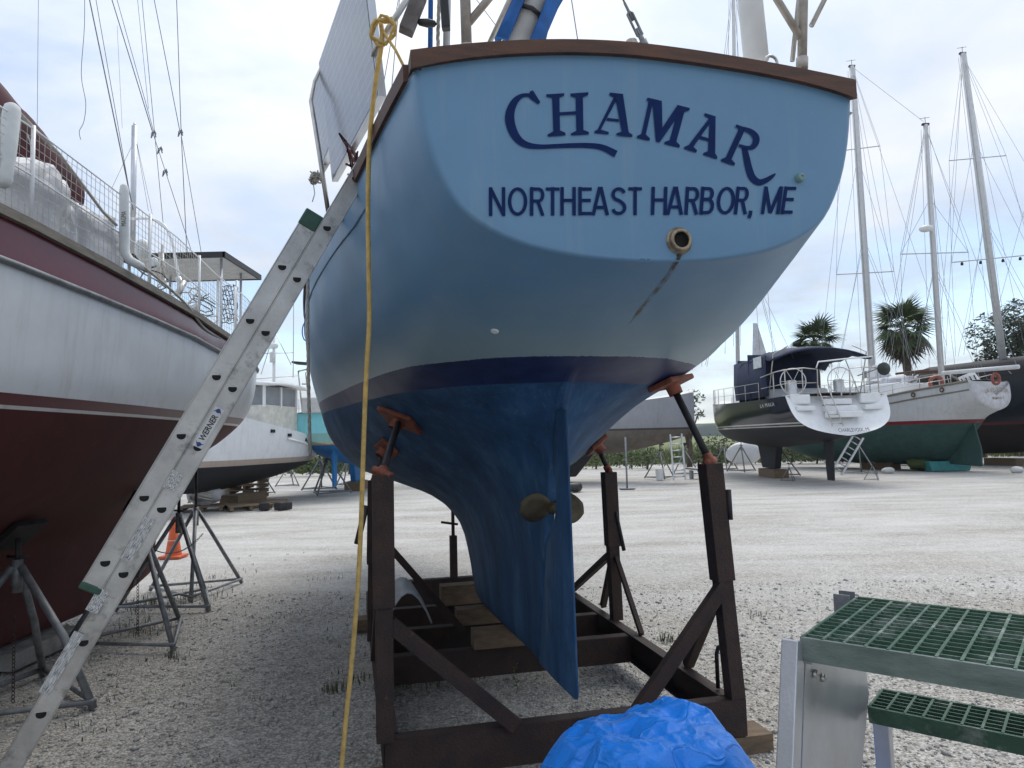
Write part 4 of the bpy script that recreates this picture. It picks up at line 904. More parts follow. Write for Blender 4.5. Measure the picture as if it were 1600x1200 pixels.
WIRES = [((140, 0), (208, 328), 8.2, .007), ((150, 0), (206, 320), 8.2, .004), ((175, 0), (238, 205), 8.6, .006), ((238, 205), (300, 395), 8.6, .004), ((183, 0), (240, 205), 8.6, .004), ((222, 0), (255, 350), 9, .004), ((215, 0), (232, 170), 9, .003), ((241, 0), (281, 205), 9, .005), ((276, 0), (283, 205), 9, .005), ((283, 205), (292, 395), 9, .005), ((283, 210), (315, 398), 9, .004), ((60, 0), (58, 215), 6, .002), ((183, 40), (191, 200), 9, .002), ((212, 215), (172, 300), 11, .003), ((212, 215), (232, 330), 11, .003), ((212, 215), (238, 335), 11, .003)]
for a, b, yv, r_ in WIRES:
    g = MB(); A1 = atY(*a, yv); B1 = atY(*b, yv)
    if a[1] == 0: A1 = ext(B1, A1, 1.6)
    g.tube([A1, B1], r_, 5); g.build('rigging_wire', M['wire'], rb)
g = MB(); g.tube([Vector(crom([tuple(atY(*q, 6.5)) for q in ((132, -40), (132, 40), (127, 115), (134, 160), (131, 190), (124, 205), (126, 218))], i/4)) for i in range(25)], .003, 5); g.build('loose_halyard', M['wire'], rb)
for px, py, yv in ((240, 210, 8.6), (250, 235, 8.6), (282, 208, 9), (258, 270, 8.6)):
    g = MB(); c = atY(px, py, yv); g.tube([c+Vector((.03*math.cos(i), 0, .05*math.sin(i*1.7))) for i in range(7)], .008, 5); g.build('shackle', M['galv'], rb)

# ------------------------------------------------------------------ jack stands
def make_stand(h=1.0, rad=.62, rod=.25, padt=.5, nleg=3, tr_=.023, pad=True, mt='galv', curved=False):
    t_ = thing('jack_stand', 'x', 'jack stand'); MW[t_.name] = Matrix.Identity(4); feet = []
    for k in range(nleg):
        a = 2*math.pi*k/nleg; f = Vector((math.cos(a)*rad, math.sin(a)*rad, .02)); feet.append(f); tp = Vector((math.cos(a)*.03, math.sin(a)*.03, h))
        g = MB(); pts = [tp, tp.lerp(f, .5)+(Vector((math.cos(a), math.sin(a), 0))*.06 if curved else Vector((0, 0, 0))), f]; g.tube(pts, tr_, 9); g.build('leg', M[mt], t_, smooth=True)
    for k in range(nleg):
        g = MB(); a, b = feet[k], feet[(k+1) % nleg]; g.tube([a+ZZ*.05, b+ZZ*.05], tr_*.75, 8); g.build('base_bar', M[mt], t_, smooth=True)
    g = MB(); g.tube([(0, 0, h-.18), (0, 0, h+.05)], .035, 10); g.build('collar', M[mt], t_, smooth=True)
    g = MB(); g.tube([(0, 0, h), (0, 0, h+rod)], .018, 9); g.tube([(-.09, 0, h+.07), (.09, 0, h+.07)], .011, 6); g.build('screw_rod', M['darksteel'], t_, smooth=True)
    if pad:
        g = MB(); Mx = Matrix.Rotation(padt, 3, 'Y'); g.box((0, 0, h+rod+.02), (.3, .26, .04), Mx); g.build('pad', M['darksteel'], t_, bevel=.006)
    return t_
def place(o, x, y, rz, label, group=None, sc=1):
    o.location = (x, y, 0 if y > 15.5 else ground_z(x, y)); o.rotation_euler = (0, 0, rz); o.scale = (sc, sc, sc); o['label'] = label
    if group: o['group'] = group
    return o
RG = 'jack stands under the red and white sailboat'
s1 = make_stand(.97, .66, .2, -.68, 3, .027, True, 'galv', True); place(s1, -3.56, 5.15, R(-12), 'grey jack stand with chunky curved legs crossing behind the ladder foot', RG)
s2 = make_stand(.98, .62, .30, -.68); place(s2, -3.5, 6.75, R(-38), 'grey jack stand with its pad raised against the dark red hull', RG)
s3 = make_stand(1.0, .62, .5, .4, pad=False); place(s3, -3.84, 8.2, R(-35), 'grey jack stand beside the orange traffic cone', RG)
s4 = copy_tree(s3); place(s4, -3.98, 8.95, R(-70), 'grey jack stand under the stern of the red and white boat', RG)
g = MB()
def chain(a, b, sag=.15, n=26, r=.006):
    a, b = Vector(a), Vector(b); g = MB()
    for i in range(n):
        p = a.lerp(b, i/n)-ZZ*sag*4*(i/n)*(1-i/n); q = a.lerp(b, (i+1)/n)-ZZ*sag*4*((i+1)/n)*(1-(i+1)/n); d = (q-p)
        u = d.normalized().cross(Vector((0, 1, .3)) if i % 2 else Vector((0, .3, 1))).normalized()*r*1.5
        g.tube([p-d*.12, p+d*.25+u, p+d*.75+u, p+d*1.12, p+d*.75-u, p+d*.25-u, p-d*.12], r*.5, 4)
    return g
tag(chain((-3.5, 6.9, .8), (-3.52, 8.1, .78), .12, 34).build('chain', M['darksteel']), 'slack chain strung between the jack stands of the red and white boat', 'chain')
for px, yv, z0, z1, lb in ((215, 6.7, .72, .05, 'rusty chain hanging from the jack stand whose pad is raised'), (24, 5.0, .62, .04, 'rusty chain hanging beside the chunky curved jack stand')):
    p = atY(px, 900, yv); tag(chain((p.x, p.y, z0), (p.x+.01, p.y, z1), 0, 22).build('chain', M['rust']), lb, 'chain')
# blocking under the keel of the red boat
g = MB(); g.box((RX, 6.3, .06), (.5, .9, .14)); tag(g.build('keel_block', mat('concrete_block', (.3, .29, .27), .9, 0, .2, 9, .5), bevel=.01), 'low concrete block under the keel of the red and white boat', 'block')
g = MB(); g.box((-3.35, 3.9, .07), (.35, .5, .16)); tag(g.build('keel_block', M['wood'], bevel=.01), 'wood block beside the foot of the ladder', 'block')
# traffic cone
cp_ = atZ(271, 871, 0); cn = thing('traffic_cone', 'orange traffic cone with a white band behind the jack stands', 'traffic cone', (cp_.x, cp_.y, 0))
g = MB(); g.box((cp_.x, cp_.y, .02), (.34, .34, .04)); g.build('base', mat('cone_orange', (.62, .11, .03), .6), cn, bevel=.008)
g = MB(); g.lathe([(.13, .04), (.115, .1), (.035, .62), (.025, .63), (0, .63)], (cp_.x, cp_.y, 0), ZZ, 18); g.build('cone', D.materials['cone_orange'], cn, smooth=True)
g = MB(); g.lathe([(.089, .27), (.063, .42)], (cp_.x, cp_.y, 0), ZZ, 18); g.build('band', M['white'], cn, smooth=True)

# ------------------------------------------------------------------ blue tarp over a heap
def tarp():
    """cloth pulled over a few boxes: height is the taut envelope of the corners, then long folds radiate from them"""
    random.seed(3); g = MB(); cx_, cy_ = .48, 2.72
    pk = [(-.19, .0, .665), (-.08, -.16, .70), (.13, .10, .715), (.15, -.10, .69), (-.13, .2, .63), (.05, .24, .64)]
    nx, ny = 190, 160; rows = []
    def env(x, y):
        # smooth upper envelope of slopes falling away from each supporting corner
        h = 0
        for px, py, pz in pk:
            d = math.hypot(x-px, (y-py)); h = max(h, pz-.2*d-1.9*max(0, d-.12)**1.2)
        return h
    def hull_h(x, y):   # taut spans between neighbouring corners
        h = env(x, y)
        for i in range(len(pk)):
            for j in range(i):
                ax_, ay_, az_ = pk[i]; bx_, by_, bz_ = pk[j]; dx, dy = bx_-ax_, by_-ay_; L2 = dx*dx+dy*dy
                t = max(0, min(1, ((x-ax_)*dx+(y-ay_)*dy)/L2)); d = math.hypot(x-ax_-t*dx, y-ay_-t*dy); zz = az_+(bz_-az_)*t-.045*math.sqrt(L2)*4*t*(1-t)*.5
                h = max(h, zz-.30*d-2.0*max(0, d-.08)**1.2)
        return h
    for j in range(ny+1):
        y = -.62+1.24*j/ny; row = []
        for i in range(nx+1):
            x = -.68+1.36*i/nx; h = hull_h(x, y); fall = max(0, .62-h)
            an = math.atan2(y, x); rr_ = math.hypot(x, y)
            fold = .03*math.sin(an*9+2*mnoise.noise(Vector((x*2, y*2, 5))))*min(1, fall*2.2)+.018*abs(mnoise.noise(Vector((an*4, rr_*1.5, 2))))*min(1, fall*4)
            wr = .022*(1-abs(mnoise.noise(Vector((x*4+y*2.2, y*4-x*1.5, 0)))*2.8))+.009*(1-abs(mnoise.noise(Vector((x*9-y*6, y*10+x*3, 4)))*2.6))+.004*(1-abs(mnoise.noise(Vector((x*22+y*9, y*24, 8)))*2.6))
            z = h+wr*.8+fold
            row.append(Vector((cx_+x+fold*.5*math.cos(an), cy_+y+fold*.5*math.sin(an), max(.008+.004*math.sin(x*30), z))))
        rows.append(row)
    g.grid(rows); return g.build('blue_tarp', M['tarp'], None, smooth=True)
def tarp_mat():
    m_ = mat('blue_tarpaulin', (.012, .24, .86), .42, 0, .12, 5, 0); t = m_.node_tree; b = t.nodes['Principled BSDF']
    g_ = nn(t, 'ShaderNodeTexCoord'); n = nn(t, 'ShaderNodeTexNoise', i_Scale=9.0, i_Detail=4, i_Roughness=.6, i_Distortion=.8); t.links.new(g_.outputs['Object'], n.inputs['Vector'])
    v = nn(t, 'ShaderNodeTexVoronoi', feature='DISTANCE_TO_EDGE', i_Scale=7.0); n2 = nn(t, 'ShaderNodeTexNoise', i_Scale=4.0); t.links.new(g_.outputs['Object'], n2.inputs['Vector'])
    t.links.new(mixc(t, .35, g_.outputs['Object'], n2.outputs['Color']), v.inputs['Vector'])
    cr_ = ramp(t, v.outputs[0], [(0, (1, 1, 1)), (.06, (0, 0, 0))])
    h = math_n(t, 'ADD', math_n(t, 'MULTIPLY', n.outputs[0], .6), math_n(t, 'MULTIPLY', cr_, .22)); bp = nn(t, 'ShaderNodeBump', i_Strength=.6, i_Distance=.03); t.links.new(h, bp.inputs['Height']); t.links.new(bp.outputs[0], b.inputs['Normal'])
    b.inputs['Sheen Weight'].default_value = 0; return m_
M['tarp'] = tarp_mat()
tag(tarp(), 'crumpled bright blue tarpaulin draped over a heap in front of the cradle', 'tarp')

# ------------------------------------------------------------------ work steps with green grating
ZP = 1.2; A0 = atZ(1252, 995, ZP); B0 = atZ(1340, 932, ZP); e2 = (B0-A0); DEP = e2.length; e2.normalize()
q_ = atZ(1600, 1052, ZP)-A0; e1 = (q_-e2*q_.dot(e2)).normalized(); WID = 1.0
st = thing('work_steps', 'aluminium work steps with green mesh treads standing on the gravel', 'steps', (A0+e1*.4)*1.0-ZZ*ZP)
M['grp'] = mat('green_grating', (.055, .12, .08), .75, 0, .2, 14, .3, 120, spots=(9, .5, .2, (.26, .31, .27)))
M['grpside'] = mat('worn_green_edge', (.2, .24, .225), .65, 0, .2, 5, .2, 80, col2=(.07, .11, .09), stretch=(1, 1, 3))
def SP(a, b, z): return A0*1.0 + e1*a + e2*b + ZZ*(z-ZP)
def grating(a0, a1, b0, b1, z, nm, sx=.052, sy=.036, h=.04, lip=.062):
    g = MB(); tw_ = .0075
    g.bar(SP(a0, b0, z-lip/2), SP(a1, b0, z-lip/2), .012, lip); root = g.build(nm, M['grpside'] if nm[0] == 'p' else M['grp'], st)
    g = MB(); g.bar(SP(a0, b1, z-lip/2), SP(a1, b1, z-lip/2), .012, lip); g.build('edge_band', M['grp'], root)
    n = int(round((a1-a0)/sx)); 
    for i in range(n+1):
        a = a0+(a1-a0)*i/n; g = MB(); g.prism([SP(a-tw_/2, b0, z), SP(a+tw_/2, b0, z), SP(a+tw_*.36, b0, z-h), SP(a-tw_*.36, b0, z-h)], e2*(b1-b0)); g.build('grating_bar', M['grp'], root)
    n = int(round((b1-b0)/sy))
    for i in range(1, n):
        b = b0+(b1-b0)*i/n; g = MB(); hh = tw_*.35; g.prism([SP(a0, b-hh, z-.0015), SP(a0, b+hh, z-.0015), SP(a0, b+hh*.8, z-h*.9), SP(a0, b-hh*.8, z-h*.9)], e1*(a1-a0)); g.build('cross_bar', M['grp'], root)
    return root
grating(0, WID, 0, DEP, ZP, 'platform_grating', .052, .042)
f2 = onP(1347, 1105, A0, e1)-A0; k2 = onP(1366, 1075, A0, e1)-A0
b20, b21, z2 = f2.dot(e2), k2.dot(e2), ZP+(f2.z+k2.z)/2
if b21-b20 < .16: b21 = b20+.2
grating(.02, WID, b20, b20+max(.2, b21-b20), z2, 'tread_grating', .052, .036, .04, .05)
def plate(pts, th, name, mt=None): 
    g = MB(); g.prism([SP(*p) for p in pts], e1*th); return g.build(name, mt or M['alubright'], st)
z2l = z2-.06
plate([(-.006, .03, ZP-.066), (-.006, b20+.06, ZP-.16), (-.006, b20+.1, z2+.01), (-.006, .05, .02), (-.006, -.30, .02)], .005, 'side_plate')
plate([(WID, .03, ZP-.066), (WID, b20+.06, ZP-.16), (WID, b20+.1, z2+.01), (WID, .05, .02), (WID, -.30, .02)], .005, 'side_plate')
for a in (-.02, WID-.01):
    g = MB(); tp = SP(a, -.005, ZP-.01); bt_ = SP(a, -.36, 0); g.bar(tp, bt_, .045, .06, tuple(e2)); g.build('leg', M['alubright'], st, bevel=.004)
    g = MB(); g.bar(SP(a+.04, b20+.16, z2-.05), SP(a+.04, b20+.2, 0), .05, .05, tuple(e2)); g.build('leg', M['alubright'], st, bevel=.004)
    g = MB(); g.bar(SP(a+.012, .03, ZP-.075), SP(a+.012, .16, ZP-.075), .05, .008); g.bar(SP(a-.01, .03, ZP-.1), SP(a-.01, .16, ZP-.1), .008, .055); g.build('bracket', M['alubright'], st)
    for bb in (DEP-.02, DEP+.045): 
        g = MB(); g.box(SP(a-.012, bb-.05, ZP-.02), (.05, .006, .07), Matrix((e1, e2, ZZ)).transposed()); g.build('rail_socket', M['galv'], st)
g = MB()
for a, b, z in ((.001, .09, ZP-.12), (.001, .16, ZP-.15), (.001, b20+.05, ZP-.2)):
    g = MB(); g.lathe([(.012, 0), (.012, .006), (.006, .01), (0, .01)], SP(a, b, z), e1, 8); g.build('bolt', M['steel'], st, smooth=True)

# ------------------------------------------------------------------ loose stones and weeds
random.seed(11); g = MB()
oct_ = [(1, 0, 0), (-1, 0, 0), (0, 1, 0), (0, -1, 0), (0, 0, 1), (0, 0, -1)]; of = [(0, 2, 4), (2, 1, 4), (1, 3, 4), (3, 0, 4), (2, 0, 5), (1, 2, 5), (3, 1, 5), (0, 3, 5)]
vs = []; fs = []
for i in range(31500):
    y = 2.2+(random.random()**1.7)*6.5; x = random.uniform(-.78, .78)*(y+.6)
    r_ = (random.choice((.005, .006, .007, .008, .01, .013)) if i < 30000 else random.uniform(.013, .026)) * random.uniform(.8, 1.2); z = ground_z(x, y)+r_*.25; a = random.random()*6.28; ca, sa = math.cos(a), math.sin(a)
    sx, sy, sz = random.uniform(.7, 1.4), random.uniform(.7, 1.2), random.uniform(.5, .9); o_ = len(vs)
    for p in oct_:
        px, py = p[0]*sx*r_, p[1]*sy*r_; vs.append((x+px*ca-py*sa, y+px*sa+py*ca, z+p[2]*sz*r_+p[0]*.2*r_))
    fs += [tuple(k+o_ for k in q) for q in of]
me = D.meshes.new('loose_gravel'); me.from_pydata(vs, [], fs); 
gm = mat('gravel_stones', (.5, .49, .465), .95, 0, .1, 55, spec=.15, col2=(.24, .23, .215)); me.materials.append(gm); me.shade_smooth()
o = D.objects.new('loose_gravel', me); COL.objects.link(o); MW[o.name] = Matrix.Identity(4); tag(o, 'loose pale stones scattered over the gravel yard', 'gravel', kind='stuff')
M['grass'] = mat('weed_green', (.07, .10, .03), .8, 0, .3, 20, col2=(.04, .055, .018)); M['drygrass'] = mat('dry_grass', (.16, .14, .08), .85, 0, .3, 20)
g = MB(); random.seed(21)
def tuft(x, y, n, h, sp):
    for _ in range(n):
        a = random.random()*6.28; r_ = random.random()*sp; bx_, by_ = x+math.cos(a)*r_, y+math.sin(a)*r_; l = h*random.uniform(.4, 1); ln_ = random.uniform(.1, .6)*l; b_a = random.random()*6.28; w_ = random.uniform(.002, .004); z = ground_z(bx_, by_)
        g.cur = 0 if random.random() < .75 else 1
        p0 = Vector((bx_, by_, z)); p1 = p0+Vector((math.cos(b_a)*ln_*.35, math.sin(b_a)*ln_*.35, l*.6)); p2 = p0+Vector((math.cos(b_a)*ln_, math.sin(b_a)*ln_, l)); s_ = Vector((-math.sin(b_a), math.cos(b_a), 0))*w_
        o_ = len(g.v); g.v += [p0-s_, p0+s_, p1+s_*.8, p1-s_*.8, p2]; g.face(o_, o_+1, o_+2, o_+3); g.face(o_+3, o_+2, o_+4)
for px, py, n, h, sp in ((525, 1075, 40, .12, .1), (560, 1060, 26, .09, .1), (268, 1022, 40, .08, .15), (1046, 1000, 40, .1, .1), (75, 1000, 80, .2, .25), (240, 940, 160, .12, .5), (215, 980, 120, .1, .4), (300, 930, 120, .1, .6), (330, 900, 60, .08, .6), (700, 1050, 60, .11, .35), (640, 1065, 60, .1, .3), (500, 905, 30, .06, .4), (760, 1045, 40, .12, .2), (1190, 960, 18, .06, .2), (120, 1130, 20, .06, .3), (420, 960, 20, .05, .4)):
    p = atZ(px, py, 0); tuft(p.x, p.y, n, h, sp)
random.seed(31)
for _ in range(120): 
    y = 3+random.random()*9; x = random.uniform(-.7, -.15)*y; tuft(x, y, 4, .04, .05)
tag(g.build('weeds', [M['grass'], M['drygrass']], recalc=False), 'thin green and dry weeds growing through the gravel', 'weeds', kind='stuff')
# leafy weed inside the cradle
wp = atZ(806, 1085, 0); wd_ = thing('leafy_weed', 'upright leafy weed growing inside the cradle below the keel timbers', 'weed', (wp.x, wp.y, ground_z(wp.x, wp.y)))
g = MB(); stem = [Vector((wp.x+.012*math.sin(i*.9), wp.y, i*.025)) for i in range(9)]; g.tube(stem, .0022, 5); g.build('stem', M['grass'], wd_, smooth=True)
for i in range(2, 9):
    for s_ in (-1, 1):
        g = MB(); p = stem[i]; d = Vector((s_*math.cos(i*1.3), math.sin(i*1.3)*s_, .5)).normalized(); l = .045-.003*i; sd_ = d.cross(ZZ).normalized()*l*.3
        g.add([p, p+d*l*.5+sd_, p+d*l, p+d*l*.5-sd_], [(0, 1, 2, 3)]); g.build('leaf', M['grass'], wd_, recalc=False)

# ------------------------------------------------------------------ boats across the yard
class Boat:
    def __init__(s, label, stern, bow, cat='sailboat', name='sailboat', group=None):
        s.o = Vector((stern[0], stern[1], 0)); d = Vector((bow[0]-stern[0], bow[1]-stern[1], 0)); s.L = d.length; s.x = d.normalized(); s.y = Vector((-s.x.y, s.x.x, 0))
        s.t = thing(name, label, cat, s.o, math.atan2(s.x.y, s.x.x), group)
    def P(s, x, y, z): return s.o+s.x*x+s.y*y+ZZ*z
    def hull(s, rows, mt, rake=0, V=.0, ns=26, name='hull', cap=True):
        ym = [1, .985, .95, .86, .66, .36, .1, 0]; yv = [1, .95, .86, .72, .52, .28, .08, 0]; zf = [0, .22, .45, .65, .82, .93, .985, 1]
        st_ = []
        for t, yb, zs, zb in rows: st_.append((t*s.L, [(yb*(a*(1-V)+b*V), zs+(zb-zs)*f) for a, b, f in zip(ym, yv, zf)]))
        s.H = Hull(st_); s.rows = rows; g = MB(); rr = []
        for i in range(ns+1):
            X = s.L*(i/ns)**1.1; ring = s.H.ring(X, 3); top = ring[0][1]; rk = rake*max(0, 1-X/(s.L*.25))
            rr.append([s.P(X-(top-z)*rk, y, z) for y, z in ring])
        g.grid(rr); s.ring0 = rr[0]
        if cap: n = len(rr[0]); g.face(*range(n))
        o = g.build(name, mt, s.t, auto=50)
        g = MB(); g.grid([[s.P(X, s.H.half(X)[0][0]*k, s.H.half(X)[0][1]-.02+.12*(1-k*k)) for k in (-1, -.6, 0, .6, 1)] for X in [s.L*i/16 for i in range(17)]]); g.build('deck', M['offwhite'], s.t, smooth=True)
        return o
    def part(s, g, name, mt, **k): return g.build(name, mt, s.t, **k)
    def tube(s, pts, r, name, mt, n=7): g = MB(); g.tube(pts, r, n); return g.build(name, mt, s.t, smooth=True)
    def box(s, x, y, z, sx, sy, sz, name, mt, bevel=.02):
        g = MB(); g.box(s.P(x, y, z), (sx, sy, sz), Matrix((s.x, s.y, ZZ)).transposed()); return g.build(name, mt, s.t, bevel=bevel)
    def railing(s, x0, x1, h=.6, sd=1, n=5, r=.014):
        for i in range(n):
            X = x0+(x1-x0)*i/(n-1); yb, zs = s.H.half(X)[0]; s.tube([s.P(X, sd*(yb-.06), zs), s.P(X, sd*(yb-.06), zs+h)], r, 'stanchion', M['steel'], 6)
        for k in (.5, 1): s.tube([s.P(X, sd*(s.H.half(X)[0][0]-.06), s.H.half(X)[0][1]+h*k) for X in [x0+(x1-x0)*i/8 for i in range(9)]], r*.7, 'lifeline', M['steel'], 5)
M['spar'] = mat('white_spar', (.55, .56, .57), .4, 0, .08, 6)
M['wire2'] = mat('far_wire', (.22, .23, .25), .5, .4, .1, 20)
def rig(parent, top, bot, Y, r, spreaders=(), shroud_w=1.3, extra=(), name='mast', fore=None):
    a = atY(*bot, Y); b = atY(*top, Y); g = MB(); g.tube([a-ZZ*.6, a.lerp(b, .5), b], r, 12, radii=[r, r, r*.8]); o = g.build(name, M['spar'], parent, smooth=True)
    g = MB(); g.tube([b, b+Vector((.0, 0, .35))], .012, 5); g.tube([b+Vector((-.25, 0, .28)), b+Vector((.2, 0, .34))], .01, 5); g.box(b+ZZ*.02, (.3, .12, .08)); g.build('masthead', M['darksteel'], o)
    tips = []
    for (xl_, yl_), (xr_, yr_) in spreaders:
        p, q = atY(xl_, yl_, Y), atY(xr_, yr_, Y); g = MB(); g.tube([p, q], .028, 6); g.build('spreader', M['spar'], o, smooth=True); tips.append((p, q))
    tips.sort(key=lambda t: -t[0].z); dl = a+Vector((-shroud_w, 0, -.3)); dr = a+Vector((shroud_w, .0, -.3))
    lines = []
    for k, dk in ((0, dl), (1, dr)):
        pts = [b] + [t[k] for t in tips] + [dk]; lines.append(pts)
        if tips: lines.append([a.lerp(b, .42), dk+Vector((.3, .3, 0))]); lines.append([a.lerp(b, .7), tips[-1][k]])
        lines.append([a.lerp(b, .98), dk+Vector((0, 1.5, 0))]); lines.append([a.lerp(b, .44), dk+Vector((0, -.6, 0))])
    for e in extra: lines.append([atY(*e[0]), atY(*e[1])])
    lines += [[b+Vector((.1, -.1, 0)), a+Vector((.12, -.15, .5))], [b+Vector((-.1, -.1, -.5)), a+Vector((-.16, -.1, .5))], [b+Vector((-.18, .05, -.2)), a+Vector((-.5, 0, .2))]]
    for l in lines: g = MB(); g.tube(l, .0085, 4); g.build('shroud', M['wire2'], parent)
    return o

# black sloop --------------------------------------------------------------
M['blackhull'] = zmat('black_hull', [(1.96, (.42, .42, .40)), (2.0, (.012, .016, .024)), (2.05, (.45, .45, .43)), (2.095, (.010, .014, .024))], (.020, .021, .026), .12)
bk_ = Boat('black sloop with a white stepped transom and a navy canvas canopy', (10.75, 23.6), (10.2, 35.2))
bk_.hull([(0, 1.72, 2.98, 1.62), (.15, 1.84, 2.95, 1.36), (.4, 1.9, 2.98, 1.2), (.65, 1.55, 3.08, 1.3), (.85, .85, 3.2, 1.55), (.96, .25, 3.3, 2.1), (1, .03, 3.34, 2.6)], M['blackhull'], .5, 0, 26, cap=False)
# white scoop: dished inner face set just aft of the hull end
ring = bk_.ring0; n_ = len(ring); g = MB(); hl = (n_-1)//2; tf = []
for i in range(hl+1):
    a, b = ring[i]-bk_.x*.02, ring[n_-1-i]-bk_.x*.02; row = []
    for k in range(13):
        u = k/12; p = a.lerp(b, u); dish = .5*max(0, math.sin(math.pi*u))**.7*max(0, 1-i/hl)**.8; row.append(p+bk_.x*dish)
    tf.append(row)
g.grid(tf); sc_ = bk_.part(g, 'transom', M['white'], smooth=True)
for k, (dx, z, wd, dp) in enumerate(((-.28, 2.42, 1.15, .3), (-.02, 2.62, 1.05, .34), (.22, 2.86, .95, .34))): bk_.box(dx, -.1, z-.1, dp, wd, .2, 'step', M['white'], .03)
for s_ in (-1, 1): bk_.box(.0, s_*1.15-.05, 2.55, .34, .62, .16, 'locker_step', M['white'], .03); bk_.box(.35, s_*1.2, 2.86, .7, .7, .34, 'cockpit_seat', M['white'], .06)
text_on('CHARLEVOIX, MI', bk_.P(-.66, .30, 1.74), bk_.P(-.66, -.72, 1.75), bk_.P(-.60, .30, 1.86), 'hailport_lettering', M['black'], sc_, .0)
text_on('LA MAKA', bk_.P(1.75, 1.865, 2.66), bk_.P(.65, 1.815, 2.68), bk_.P(1.75, 1.88, 2.79), 'name_lettering', mat('silver_letter', (.5, .5, .5), .5), bk_.t, .0, .15)
g = MB(); g.prism([bk_.P(.35, -.03, 1.45), bk_.P(.95, -.03, 1.45), bk_.P(.82, -.03, .12), bk_.P(.42, -.03, .12)], bk_.y*.08); bk_.part(g, 'rudder', M['blackhull'], bevel=.02)
g = MB(); g.prism([bk_.P(4.6, -.13, 1.35), bk_.P(6.6, -.13, 1.35), bk_.P(6.2, -.13, .35), bk_.P(4.9, -.13, .35)], bk_.y*.26); bk_.part(g, 'keel', M['blackhull'], bevel=.05)
for q, (nx, y0) in enumerate(((5.0, 0), (6.0, 0))): pass
# coachroof, canopy and enclosure
bk_.box(4.7, 0, 3.15, 4.0, 2.3, .5, 'cabin_top', M['white'], .12)
M['navycanvas'] = mat('navy_canvas', (.012, .022, .06), .8, 0, .25, 5, .3, 40)
rr = []
for i in range(9):
    X = .75+i*.42; zt = 4.86-.035*(i-4)**2*.35-(.10 if i == 8 else 0)
    rr.append([bk_.P(X, y, zt-.11*abs(y)**2.2-.0-(.06*math.sin(i*1.6) if abs(y) > 1.4 else 0)) for y in [-1.75+k*3.5/12 for k in range(13)]])
g = MB(); g.grid(rr); o = bk_.part(g, 'canopy', M['navycanvas'], smooth=True); o.modifiers.new('thick', 'SOLIDIFY').thickness = .05
rr = []
for y_, z0 in ((1.72, 3.05), (1.78, 3.7), (1.74, 4.5)): rr.append([bk_.P(1.4+k*.45, y_-.02*(k % 2), z0) for k in range(8)])
g = MB(); g.grid(rr); o = bk_.part(g, 'side_curtain', M['navycanvas'], smooth=True); o.modifiers.new('thick', 'SOLIDIFY').thickness = .04
g = MB(); g.grid([[bk_.P(4.1+.2*(1-abs(y)/1.7), y, z) for y in (-1.5, -.8, 0, .8, 1.55, 1.74)] for z in (2.95, 3.5, 4.1, 4.6)]); o = bk_.part(g, 'dodger', M['navycanvas'], smooth=True); o.modifiers.new('thick', 'SOLIDIFY').thickness = .04
g = MB(); g.grid([[bk_.P(3.0+.15*(1-abs(y)/1.7), y, z) for y in (-.75, -.2, .4, 1.0, 1.55, 1.76)] for z in (2.95, 3.5, 4.1, 4.7)]); o = bk_.part(g, 'enclosure_panel', M['navycanvas'], smooth=True); o.modifiers.new('thick', 'SOLIDIFY').thickness = .04
g = MB(); g.add([bk_.P(1.62, 1.80, 4.1), bk_.P(2.3, 1.82, 4.1), bk_.P(2.3, 1.82, 4.5), bk_.P(1.62, 1.80, 4.5)], [(0, 1, 2, 3)]); bk_.part(g, 'curtain_window', mat('clear_vinyl', (.5, .53, .55), .2), recalc=False)
for y in (-1.65, 1.65):
    for X in (.9, 2.4): bk_.tube([bk_.P(1.5, y, 3.0), bk_.P(X, y, 4.5), bk_.P(X, y*.7, 4.74)], .02, 'canopy_frame', M['steel'])
g = MB(); g.tube([bk_.P(4.2, -.3, 4.95), bk_.P(2.4, .6, 4.85)], .15, 10, radii=[.2, .05]); g.tube([bk_.P(4.1, -.5, 4.95), bk_.P(4.0, -.9, 5.0)], .12, 10, radii=[.18, .06]); bk_.part(g, 'sail_cover', M['wtarp'], smooth=True)
# stern rails, wheels, ladder, arch of tube
for s_ in (-1, 1):
    bk_.tube([bk_.P(.1, s_*.55, 2.95), bk_.P(.05, s_*.55, 3.85), bk_.P(.05, s_*1.0, 3.9), bk_.P(.15, s_*1.6, 3.86), bk_.P(.6, s_*1.72, 3.84), bk_.P(1.8, s_*1.78, 3.75)], .022, 'stern_rail', M['steel']); bk_.tube([bk_.P(.05, s_*.6, 3.4), bk_.P(.15, s_*1.6, 3.4), bk_.P(1.8, s_*1.78, 3.35)], .016, 'stern_rail', M['steel'])
    for X, y in ((.1, 1.05), (.2, 1.6), (.9, 1.7)): bk_.tube([bk_.P(X, s_*y, 2.9), bk_.P(X, s_*y, 3.86)], .02, 'rail_post', M['steel'])
    g = MB(); c = bk_.P(1.25, s_*.85, 3.55); wl = [c+bk_.y*math.cos(R(a))*.46+ZZ*math.sin(R(a))*.46 for a in range(0, 361, 15)]; g.tube(wl, .02, 6)
    for a in range(0, 360, 60): g.tube([c, c+bk_.y*math.cos(R(a))*.46+ZZ*math.sin(R(a))*.46], .01, 5)
    bk_.part(g, 'steering_wheel', M['white'], smooth=True); bk_.box(1.4, s_*.85, 3.2, .25, .3, .8, 'pedestal', M['white'], .05)
bk_.tube([bk_.P(.0, .6, 3.9), bk_.P(.05, .5, 4.1), bk_.P(.1, -.6, 4.2), bk_.P(.1, -1.4, 4.25)], .025, 'davit_arm', M['white'])
